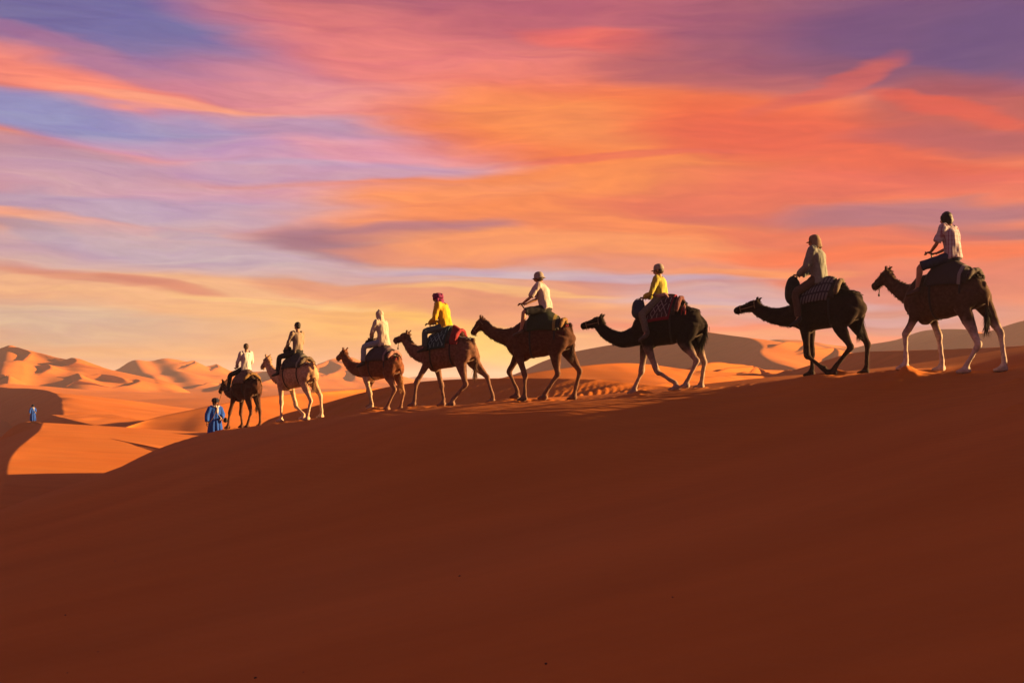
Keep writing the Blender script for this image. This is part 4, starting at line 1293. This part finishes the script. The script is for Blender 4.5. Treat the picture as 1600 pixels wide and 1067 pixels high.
        mb.loft([D(.04, -.07, -.11), D(.075, 0, -.12), D(.04, .07, -.11)], [.032, .034, .032], n=8)
        me = fuse('turban', sub(mb), 0.012, 1, 0.4); folds(me, 0.006, 34)
        obj('turban', me, st['hat'], root)
    elif kind == 'hood':
        mb = MB()
        mb.ball(D(-.025, 0, .045), (.118, .105, .118), 18, 12, rot=R)
        mb.loft([D(-.03, 0, .02), D(-.04, 0, -.08), D(-.05, 0, -.17), D(-.07, 0, -.25)], [(.10, .09), (.10, .10), (.14, .11), (.17, .10)], n=18)
        mb.loft([D(-.05, 0, .12), D(-.02, 0, .155), D(.0, 0, .185)], [.05, .035, .012], n=10)
        me = fuse('head_scarf', sub(mb), 0.014, 1, 0.4); folds(me, 0.008, 22)
        obj('head_scarf', me, st['hat'], root)
    return root, body


# ------------------------------------------------------------------ what each rider wears and what each saddle is made of
WHITE_PLAID = None


def plaid_mat():
    m = bpy.data.materials.new('white_plaid'); m.use_nodes = True
    nt = m.node_tree; b = nt.nodes['Principled BSDF']; N, Lk = nt.nodes.new, nt.links.new
    b.inputs['Roughness'].default_value = 0.9
    tc = N('ShaderNodeTexCoord'); sp = N('ShaderNodeSeparateXYZ'); Lk(tc.outputs['Object'], sp.inputs[0])

    def M(op, a, c):
        n = N('ShaderNodeMath'); n.operation = op
        for q, v in enumerate((a, c)):
            if isinstance(v, (int, float)): n.inputs[q].default_value = v
            else: Lk(v, n.inputs[q])
        return n.outputs[0]
    ang = M('ARCTAN2', sp.outputs[1], M('ADD', sp.outputs[0], 0.0))
    s1 = M('LESS_THAN', M('FRACT', M('MULTIPLY', ang, 3.2), 0) if False else M('FRACT', M('MULTIPLY', ang, 3.2), 0.0), 0.30)
    s2 = M('LESS_THAN', M('FRACT', M('MULTIPLY', sp.outputs[2], 13.0), 0.0), 0.16)
    mk = M('MINIMUM', M('ADD', M('MULTIPLY', s1, 0.75), M('MULTIPLY', s2, 0.4)), 1.0)
    mx = N('ShaderNodeMix'); mx.data_type = 'RGBA'; Lk(mk, mx.inputs[0])
    mx.inputs[6].default_value = (.36, .34, .39, 1); mx.inputs[7].default_value = (.20, .075, .11, 1)
    Lk(mx.outputs[2], b.inputs['Base Color'])
    return m


M_ = {
    'plaid': plaid_mat(), 'navy': cloth('navy_cotton', (.022, .030, .062)), 'black': cloth('black_cotton', (.014, .014, .016)),
    'greyshirt': cloth('grey_olive_cotton', (0.160, 0.175, 0.155)), 'browntr': cloth('brown_cotton', (0.070, 0.042, 0.030)), 'tan': cloth('tan_cotton', (0.190, 0.135, 0.090)),
    'lime': cloth('lime_yellow_cotton', (0.360, 0.320, 0.050)), 'olivegrey': cloth('olive_grey_cotton', (0.110, 0.100, 0.078)), 'greycap': cloth('grey_cap_cotton', (0.240, 0.210, 0.185)),
    'paleshirt': cloth('pale_shirt_cotton', (0.380, 0.335, 0.320)), 'yellow': cloth('yellow_cotton', (0.480, 0.290, 0.012)), 'teal': cloth('dark_teal_cotton', (.045, .070, .082)),
    'magenta': cloth('magenta_cotton', (0.130, 0.008, 0.070)), 'cream': cloth('cream_cotton', (0.360, 0.310, 0.260)), 'paleblue': cloth('pale_blue_cotton', (0.170, 0.200, 0.245)),
    'beige': cloth('beige_cotton', (0.200, 0.155, 0.120)), 'whites': cloth('white_cotton', (0.420, 0.400, 0.400)), 'bootgrey': new_mat('grey_boot', (.06, .055, .05), 0.7),
    'pink': cloth('faded_pink_cotton', (0.240, 0.140, 0.135)), 'blue': cloth('blue_cotton', (0.005, 0.055, 0.340)), 'darkblue': cloth('indigo_cotton', (0.006, 0.010, 0.030)),
    'sandal': new_mat('brown_leather', (.05, .03, .02), 0.6),
    'r8': rug_mat('dark_rug_pale_band', (.040, .033, .036), (.20, .18, .18), 'trim'), 'r7': rug_mat('black_white_rug', (.030, .028, .036), (.13, .12, .13), 'stripe'),
    'r6': rug_mat('burgundy_rug', (.035, .016, .025), (.22, .17, .17), 'motif', (.16, .012, .03)), 'r5': rug_mat('olive_rug', (.026, .034, .022), (.24, .18, .05), 'trim'),
    'r4': rug_mat('teal_rug', (.018, .044, .052), (.15, .24, .26), 'motif'), 'r3': rug_mat('plum_rug', (.050, .038, .050), (.22, .14, .14), 'trim'),
    'r2': rug_mat('grey_rug', (.04, .04, .042), (.20, .19, .15), 'trim'), 'r1': rug_mat('taupe_rug', (.14, .095, .075), (.10, .06, .05), 'stripe'),
    'red': cloth('red_cloth', (0.170, 0.010, 0.018)), 'ochre': cloth('ochre_cloth', (0.240, 0.120, 0.030)), 'padc': cloth('pad_canvas', (0.040, 0.032, 0.030)),
    'rollbrown': cloth('brown_roll_cloth', (.085, .062, .042)), 'rollred': cloth('dark_red_roll_cloth', (.085, .024, .028)), 'rollochre': cloth('ochre_roll_cloth', (.15, .085, .03)),
    'paleteal': cloth('pale_teal_cotton', (.20, .30, .29)), 'rose': cloth('rose_cloth', (0.220, 0.115, 0.105)),
}
G_R = 'riders on the camels'
RIDER = {
    8: dict(label='person with dark bobbed hair, plaid shirt and navy shorts on the last camel', shirt=M_['plaid'], legs=M_['navy'], shorts=True, sleeve=.6, top='bob', bulk=1.10, hem=.05, shoe=M_['sandal'], boot=.0),
    7: dict(label='person in cap with neck flap and loose grey shirt riding the near-black camel', shirt=M_['greyshirt'], legs=M_['browntr'], top='flapcap', hat=M_['tan'], bulk=1.28, hem=.12),
    6: dict(label='person in grey cap and lime yellow shirt riding the black camel', shirt=M_['lime'], legs=M_['olivegrey'], top='cap', hat=M_['greycap'], bulk=1.12, shoe=M_['bootgrey'], boot=.14, hem=-.08),
    5: dict(label='person in bucket hat, pale shirt and black shorts riding the middle camel', shirt=M_['paleshirt'], legs=M_['black'], shorts=True, sleeve=.6, top='bucket', hat=M_['greycap'], bulk=1.14, shoe=M_['sandal'], boot=.0),
    4: dict(label='person in magenta turban and bright yellow shirt on a teal patterned rug', shirt=M_['yellow'], legs=M_['teal'], top='turban', hat=M_['magenta'], bulk=1.22, skin=SKIN, hem=.02, turn=.5),
    3: dict(label='person in cream hood and shirt with pale blue trousers on the small russet camel', shirt=M_['cream'], legs=M_['paleblue'], top='hood', hat=M_['cream'], bulk=1.12, hem=.14),
    2: dict(label='bareheaded person in beige shirt and black trousers on the light tan camel', shirt=M_['beige'], legs=M_['black'], top='hair', bulk=1.0, hem=.03),
    1: dict(label='bareheaded person in white shirt and dark trousers on the lead camel', shirt=M_['whites'], legs=M_['black'], top='hair', bulk=1.06, hem=.06, turn=-.5, haircol='brown'),
}
SADDLE = {
    8: dict(label='dark padded saddle with a pale band on the last camel', rug=('r8', -.30, .34, -72, 72, 0)),
    7: dict(label='saddle with black and white striped rug on the near-black camel', rug=('r7', -.34, .24, -74, 74, .12)),
    6: dict(label='saddle with burgundy rug of white woven signs on the black camel', rug=('r6', -.34, .20, -80, 80, .10)),
    5: dict(label='saddle with olive rug and yellow trim on the middle camel', rug=('r5', -.30, .36, -70, 70, 0)),
    4: dict(label='saddle with teal rug of pale blue woven signs under the turbaned rider', rug=('r4', -.18, .40, -82, 82, .04)),
    3: dict(label='plum coloured saddle with rose cloth roll on the small russet camel', rug=('r3', -.32, .36, -74, 74, 0)),
    2: dict(label='dark grey saddle with pale rope on the light tan camel', rug=('r2', -.34, .36, -70, 70, 0)),
    1: dict(label='taupe saddle with ochre cloth hanging on the lead camel', rug=('r1', -.36, .38, -72, 72, 0)),
}
HEADS = {}


def build_saddle(i, camel, T):
    P, Fw, Lf, yaw = STN[i]
    pel = POSE[i]['rider']['pelvis']
    org = np.array((pel[0], 0, T.skin(pel[0], 0, 0)[2]))
    loc = P + Fw * org[0] + np.array((0, 0, org[2]))
    d = SADDLE[i]
    root = empty('camel_saddle', Vector(loc), yaw)
    tag(root, d['label'], 'saddle', 'saddles of the caravan')
    px = pel[0]
    gap = max(0.05, pel[1] - 0.10 - org[2])
    seat = lambda u, v: 0.004
    def padoff(u, v): return 0.004
    drape('pad', T, px - .36, px + .44, -66, 66, padoff, min(gap, .16), M_['padc'], root, org, edge=.8, wave=0.0)
    key, a, b, f0, f1, sk = d['rug']
    tp = min(gap, .16)
    def rugoff(u, v):
        e = min(1, min(v, 1 - v) * 6.5)
        return 0.012 + tp * (e ** .7) * (1 if v not in (0, 1) else .3) + .012
    drape('rug', T, px + a, px + b, f0, f1, rugoff, .016, M_[key], root, org, nx=30, nf=44, wave=.014, seed=i * 3.1, skew=sk)
    # girth, breast and crupper straps
    for xs, nm in ((px + .30, 'girth'), (px - .26, 'girth')):
        ring = [T.skin(xs, a_, .010) - org for a_ in np.linspace(0, 2 * math.pi, 33)]
        MB().loft(ring, [(.022, .005)] * 33, n=6, sub=1, side=(1, 0, 0), caps=False).build('strap', STRAP, root)
    rear = T.tx - .70 * T.sx
    for sd in (-1, 1):
        pts = [T.skin(px - .34 + (rear + .02 - px + .34) * t, sd * (.70 - .25 * t), .030 + .012 * math.sin(t * 9)) for t in np.linspace(0, 1, 9)]
        MB().loft([q - org for q in pts], [.013] * 9, n=6).build('strap', STRAP if i not in (4, 3, 2) else M_['paleteal'], root)
    # T shaped grip in front
    hb = MB()
    hx = px + .46
    h0 = T.skin(hx - .08, 0, .02)
    top = np.array((POSE[i]['rider']['wr'][0] + .07, 0, POSE[i]['rider']['wr'][1] - .015))
    hb.loft([h0 - org, mid(h0, top, .5) - org, top - org], [.014] * 3, n=8)
    hb.loft([top + np.array((0, -.19, .01)) - org, top - org, top + np.array((0, .19, .01)) - org], [.013] * 3, n=8, sub=1)
    hb.build('grip', IRON, root)
    # rolls of cloth round the back of the seat
    zc = T.skin(px - .36, 0, 0)[2]
    rm = {7: 'rollbrown', 6: 'rollred', 5: 'rollochre', 4: 'red', 3: 'rose', 2: 'rollbrown', 1: 'rollochre', 8: 'padc'}[i]
    rb = MB()
    arc = [T.skin(px - .38 - .05 * math.cos(a_), a_ * .95, .075) for a_ in np.linspace(-1.1, 1.1, 9)]
    rb.loft([q - org for q in arc], [(.03, .03)] + [(.062, .055)] * 7 + [(.03, .03)], n=12)
    me = fuse('roll', rb, .022, 1, .4); folds(me, .012, 16)
    obj('bedroll', me, M_[rm], root)
    if i in (6, 5, 3, 2):          # tassels / loose rope over the croup
        r = random.Random(i)
        for q in range(9 if i == 6 else 5):
            sd = 1 if q % 3 else -1
            x = px - .40 - r.uniform(0, .22); a0 = sd * r.uniform(.3, .7)
            pts = [T.skin(x, a0 + sd * t * r.uniform(.35, .6), .022) - org for t in (0, .35, .7, 1.0)]
            MB().loft(pts, [.012, .014, .016, .007], n=6).build('tassel', M_['red' if (q + i) % 2 else 'rose'], root)
    if i in (4, 1):
        drape('hanging_cloth', T, px - (.46 if i == 4 else .52), px - .26, (-95 if i == 1 else 10), (-35 if i == 1 else 70), lambda u, v: .03 + (.06 if i == 4 else .02) * (1 - v if i == 4 else 1), .015, M_['red' if i == 4 else 'ochre'], root, org, nx=12, nf=16, wave=.03, seed=i)
    return root


def build_rider(i):
    P, Fw, Lf, yaw = STN[i]
    q = POSE[i]['rider']
    J = {}
    for k in ('head', 'neck', 'pelvis'): J[k] = (q[k][0], 0, q[k][1])
    w = {'sh': .185, 'el': .27, 'wr': .12, 'kn': .37, 'an': .41, 'toe': .44}
    for s_, sd in (('L', 1), ('R', -1)):
        J['hip' + s_] = (q['pelvis'][0] + .03, sd * .10, q['pelvis'][1] - .01)
        for k in ('sh', 'el', 'wr', 'kn', 'an'):
            J[k + s_] = (q[k][0], sd * w[k], q[k][1])
        J['to' + s_] = (q['toe'][0], sd * w['toe'], q['toe'][1])
        J['sh' + s_] = (q['sh'][0] * .5 + q['neck'][0] * .5, sd * .185, q['neck'][1] - .06)
        J['hd' + s_] = (1, 0, -.1)
    org = np.array((q['pelvis'][0], 0, q['pelvis'][1] - .1))
    loc = P + Fw * org[0] + np.array((0, 0, org[2]))
    st = dict(RIDER[i]); st['group'] = G_R
    r, b = build_person('person', st['label'], J, st, Vector(loc), yaw, org)
    if i == 6:       # jacket knotted round the waist
        mb = MB()
        c = np.array(J['pelvis']) + np.array((0, 0, .06)) - org
        ring = [c + np.array((.15 * math.cos(a), .205 * math.sin(a), .02 * math.sin(3 * a))) for a in np.linspace(0, 2 * math.pi, 25)]
        mb.loft(ring, [(.035, .045)] * 25, n=8, sub=1)
        mb.loft([c + np.array((-.14, .05, .0)), c + np.array((-.20, .06, -.08)), c + np.array((-.22, .05, -.16))], [(.12, .03), (.14, .03), (.10, .02)], n=10)
        me = fuse('waist_jacket', mb, .02, 1, .4); folds(me, .01, 14); obj('waist_jacket', me, M_['pink'], r)
    return r


def bag(name, label, i, local, size, mat, strap=True, cat='bag'):
    P, Fw, Lf, yaw = STN[i]
    loc = P + Fw * local[0] + Lf * local[1] + np.array((0, 0, local[2] - size[2]))
    root = empty(name, Vector(loc), yaw)
    tag(root, label, cat)
    c = np.array((0, 0, size[2]))
    mb = MB()
    mb.ball(c, size, 18, 12); mb.ball(c - np.array((0, 0, size[2] * .25)), (size[0] * 1.05, size[1] * 1.08, size[2] * .7), 18, 12)
    me = fuse('bag_body', mb, .022, 1, .4); folds(me, .014, 11)
    obj('bag_body', me, mat, root)
    MB().loft([c + np.array((size[0] * 1.02, 0, -size[2] * .3)), c + np.array((size[0] * .8, 0, size[2] * .62)), c + np.array((0, 0, size[2] * 1.02)), c + np.array((-size[0] * .8, 0, size[2] * .6))], [(.02, .006)] * 4, n=6).build('carry_strap', STRAP, root)
    lid = MB().ball(c + np.array((0, 0, size[2] * .42)), (size[0] * .86, size[1] * .92, size[2] * .52), 16, 10)
    lid.build('flap', mat, root)
    return root


for i in (8, 7, 6, 5, 4, 3, 2, 1):
    camel, T, H = build_camel(i)
    HEADS[i] = (STN[i], H)
    build_saddle(i, camel, T)
    build_rider(i)
    pel = POSE[i]['rider']['pelvis']
    if i == 7: bag('saddle_bag', 'big round black bag hung before the rider in the grey shirt', 7, (pel[0] + .50, .15, 1.72), (.16, .15, .31), M_['black'])
    if i == 6: bag('saddle_bag', 'dark backpack strapped before the lime shirted rider', 6, (pel[0] + .45, .20, 1.76), (.15, .14, .23), M_['navy'])
    if i == 3: bag('saddle_bag', 'black bag on the saddle front before the hooded rider', 3, (pel[0] + .42, .12, 1.92), (.17, .15, .11), M_['black'])
    if i == 2: bag('saddle_bag', 'black bag on the lap of the rider on the light tan camel', 2, (pel[0] + .34, .10, 2.10), (.12, .13, .13), M_['black'])


# ------------------------------------------------------------------ people on foot
def robe_person(name, label, loc, yaw, robe, scarf, turban, group=None, turn=0.0, bagside=True):
    root = empty(name, Vector(loc), yaw)
    tag(root, label, 'person', group)
    head = np.array((.02, 0, 1.62)); neck = np.array((0, 0, 1.46))
    mb = MB()
    D, R = add_head(mb, head, turn, .05)
    mb.loft([(0, 0, 1.36), neck, (.01, 0, 1.56)], [(.08, .07), (.056, .058), (.05, .055)], n=12)
    mb.loft([(0, 0, .86), (0, 0, 1.1), (0, 0, 1.32), (0, 0, 1.44)], [(.14, .11), (.13, .10), (.16, .11), (.08, .07)], n=14)
    arms = {'L': [(0, .19, 1.40), (.02, .27, 1.12), (.22, .14, 1.02)], 'R': [(0, -.19, 1.40), (-.02, -.29, 1.12), (.06, -.33, .86)]}
    for s_, sd in (('L', 1), ('R', -1)):
        a, e, w = [np.array(v) for v in arms[s_]]
        mb.loft([a, mid(a, e, .5), e, mid(e, w, .35), w], [.052, .046, .04, .04, .027], n=10)
        add_hand(mb, w, w - e, (0.2, -sd * .8, -.3), sd, .7)
        mb.loft([(0, sd * .10, .88), (.01, sd * .11, .48), (0, sd * .11, .08)], [.085, .056, .038], n=12)
        mb.loft([(-.05, sd * .11, .035), (.06, sd * .115, .035), (.17, sd * .12, .022)], [(.036, .034), (.042, .03), (.03, .02)], n=10)
    obj('body', fuse('body', mb, .015, 2, .5), SKIN_DARK, root)
    for sd in (-1, 1): MB().ball(D(.083, sd * .032, .012), (.012, .012, .012), 8, 6).build('eye', EYE, root)
    # long robe with wide sleeves
    mb = MB()
    mb.loft([(0, 0, 1.47), (0, 0, 1.41), (0, 0, 1.25), (0, 0, .95), (0, .01, .55), (0, .02, .16)], [(.08, .075), (.20, .12), (.215, .15), (.225, .18), (.265, .22), (.295, .26)], n=26)
    for s_ in 'LR':
        a, e, w = [np.array(v) for v in arms[s_]]
        mb.loft([mid((0, 0, 1.42), a, .7), a, mid(a, e, .6), e, mid(e, w, .85)], [(.08, .08), (.09, .09), (.10, .10), (.10, .11), (.075, .11)], n=14)
    me = fuse('robe', mb, .02, 2, .4); co = coords(me); nr = normals(me)
    ang = np.arctan2(co[:, 1], co[:, 0])
    amp = np.clip((1.3 - co[:, 2]) / 1.0, 0, 1) * .028
    set_coords(me, co + nr * (amp * (np.sin(ang * 9 + 2 * co[:, 2]) + .6 * vnoise(ang * 5, co[:, 2] * 3)))[:, None])
    obj('robe', me, robe, root)
    mb = MB()
    ring = [np.array((.03 + .10 * math.cos(a), .12 * math.sin(a), 1.46 + .02 * math.cos(a) - .03 * math.cos(a))) for a in np.linspace(0, 2 * math.pi, 21)]
    mb.loft(ring, [(.035, .03)] * 21, n=8, sub=1)
    mb.loft([(.13, .02, 1.44), (.165, .03, 1.32), (.185, .02, 1.20)], [(.05, .02), (.045, .018), (.03, .012)], n=8)
    me = fuse('scarf', mb, .014, 1, .4); folds(me, .007, 26); obj('scarf', me, scarf, root)
    mb = MB()
    for q in range(5):
        tilt = (-.25, .3, -.1, .22, 0)[q]; z_ = (.03, .045, .075, .095, .11)[q]; r_ = (.105, .11, .105, .09, .06)[q]
        ring = [D(-.012 + r_ * 1.05 * math.cos(a), r_ * .95 * math.sin(a), z_ + tilt * r_ * math.cos(a)) for a in np.linspace(0, 2 * math.pi, 21)]
        mb.loft(ring, [(.034, .032)] * 21, n=8, sub=1)
    mb.ball(D(-.012, 0, .06), (.105, .095, .09), rot=R)
    mb.loft([D(-.07, 0, .02), D(-.095, .02, -.06), D(-.11, .06, -.20), D(-.12, .08, -.34)], [(.09, .03), (.09, .04), (.08, .03), (.05, .015)], n=12)
    me = fuse('turban', mb, .012, 1, .4); folds(me, .006, 34); obj('turban', me, turban, root)
    if bagside:
        s = MB()
        s.loft([(-.10, -.14, 1.44), (.14, -.02, 1.25), (.25, .14, 1.02), (.24, .24, .88)], [(.009, .005)] * 4, n=6)
        s.build('bag_strap', M_['whites'], root)
    return root, arms


def cam_yaw(P, extra=0.0):
    """heading that faces the camera position, turned by extra degrees"""
    return math.atan2(-P[1], -P[0]) + math.radians(extra)


best = None
for Y_ in np.arange(40.5, 50, .1):
    q = at(336, 650, Y_)
    gz = float(near_z(np.array([q[0]]), np.array([q[1]]))[0])
    topz = at(336, 620, Y_)[2]
    err = abs(gz + 1.79 - topz)
    if best is None or err < best[0]: best = (err, Y_, q, gz)
guide = np.array((best[2][0], best[2][1], best[3]))
gyaw = cam_yaw(guide, 22)
groot, garms = robe_person('person', 'man in long blue robe and dark turban leading the first camel on foot', guide, gyaw, M_['blue'], M_['whites'], M_['darkblue'])
hg = bag('shoulder_bag', 'small dark bag held at the waist by the man in the blue robe', 1, (0, 0, 0), (.10, .07, .09), M_['black'])
Rg = Matrix.Rotation(gyaw, 3, 'Z')
hg.location = Vector(guide) + Rg @ Vector((.24, .30, .86)); hg.rotation_euler = (0, 0, gyaw)

hit = ground_hit(ray(51, 659.5) * 60, ray(51, 659.5))
fp = hit if hit is not None else at(51, 658, 108)
robe_person('person', 'tiny far figure in blue robe and pale scarf on a dune at the left', fp - np.array((0, 0, .02)), cam_yaw(fp, 25), M_['blue'], M_['whites'], M_['darkblue'], turn=.3)

# lead rope from the guide's hand to the first camel's halter
(P1, F1, L1, y1), H1 = HEADS[1]
a = np.array(Vector(guide) + Rg @ Vector((.09, -.34, .80)))
hl = H1(.72, 0, -.12)
b = P1 + F1 * hl[0] + L1 * hl[1] + np.array((0, 0, hl[2]))
pts = [a + (b - a) * t - np.array((0, 0, .22 * math.sin(math.pi * t))) for t in np.linspace(0, 1, 9)]
o0 = pts[0].copy()
rp = MB().loft([q - o0 for q in pts], [.011] * 9, n=6).build('lead_rope', ROPE_MAT)
rp.location = Vector(o0)
tag(rp, 'thin lead rope between the man in blue and the first camel', 'rope')

# pebbles and droppings scattered over the shaded slope
STONE = new_mat('dark_pebble', (0.06, 0.035, 0.028), 0.9, noise=(40, 0.4), bump=(80, 0.6, 0.01))
for (px, py, sz, lab) in [(718, 900, .020, 'tiny dark pebble alone in the middle of the shaded slope'), (102, 961, .022, 'tiny dark pebble low at the left edge of the shaded slope'),
                          (180, 876, .016, 'tiny dark pebble on the shaded slope below the left hollow'), (1051, 933, .015, 'tiny dark pebble right of the middle of the shaded slope'),
                          (853, 1037, .020, 'dark pebble near the bottom centre of the shaded slope'), (399, 1059, .022, 'dark pebble at the bottom edge, left of centre'),
                          (105, 1051, .014, 'faint small pebble in the bottom left corner'), (474, 1050, .012, 'faint small pebble right of the bottom edge pebble'),
                          (153, 1018, .012, 'faint small pebble above the bottom left corner'), (480, 828, .012, 'faint small pebble high on the shaded slope left of centre')]:
    h = ground_hit(ray(px, py) * 1.0, ray(px, py))
    if h is None: continue
    r = random.Random(px); sz *= 0.75
    mb = MB().ball((0, 0, 0), (sz, sz * .8, sz * .6), 10, 7)
    mb.V = [v * (1 + .22 * r.uniform(-1, 1)) for v in mb.V]
    o = mb.build('pebble', STONE)
    o.location = Vector(h) + Vector((0, 0, sz * .3)); o.rotation_euler = (0, 0, r.uniform(0, 6))
    tag(o, lab, 'pebble', 'pebbles on the shaded slope')


# ------------------------------------------------------------------ dusty evening air
def build_haze():
    x0, x1, y0, y1, z0, z1 = -15000, 15000, -15000, 15000, -20.0, 42.0
    V = [(x, y, z) for x in (x0, x1) for y in (y0, y1) for z in (z0, z1)]
    Fc = [(0, 1, 3, 2), (4, 6, 7, 5), (0, 4, 5, 1), (2, 3, 7, 6), (0, 2, 6, 4), (1, 5, 7, 3)]
    m = bpy.data.materials.new('haze'); m.use_nodes = True
    nt = m.node_tree; nt.nodes.clear()
    pv = nt.nodes.new('ShaderNodeVolumePrincipled'); out = nt.nodes.new('ShaderNodeOutputMaterial')
    pv.inputs['Color'].default_value = (0.72, 0.74, 0.95, 1); pv.inputs['Density'].default_value = 0.00025; pv.inputs['Anisotropy'].default_value = 0.2
    nt.links.new(pv.outputs[0], out.inputs['Volume'])
    o = obj('haze', mesh('haze', V, Fc), m, smooth=False)
    tag(o, kind='stuff')


build_haze()
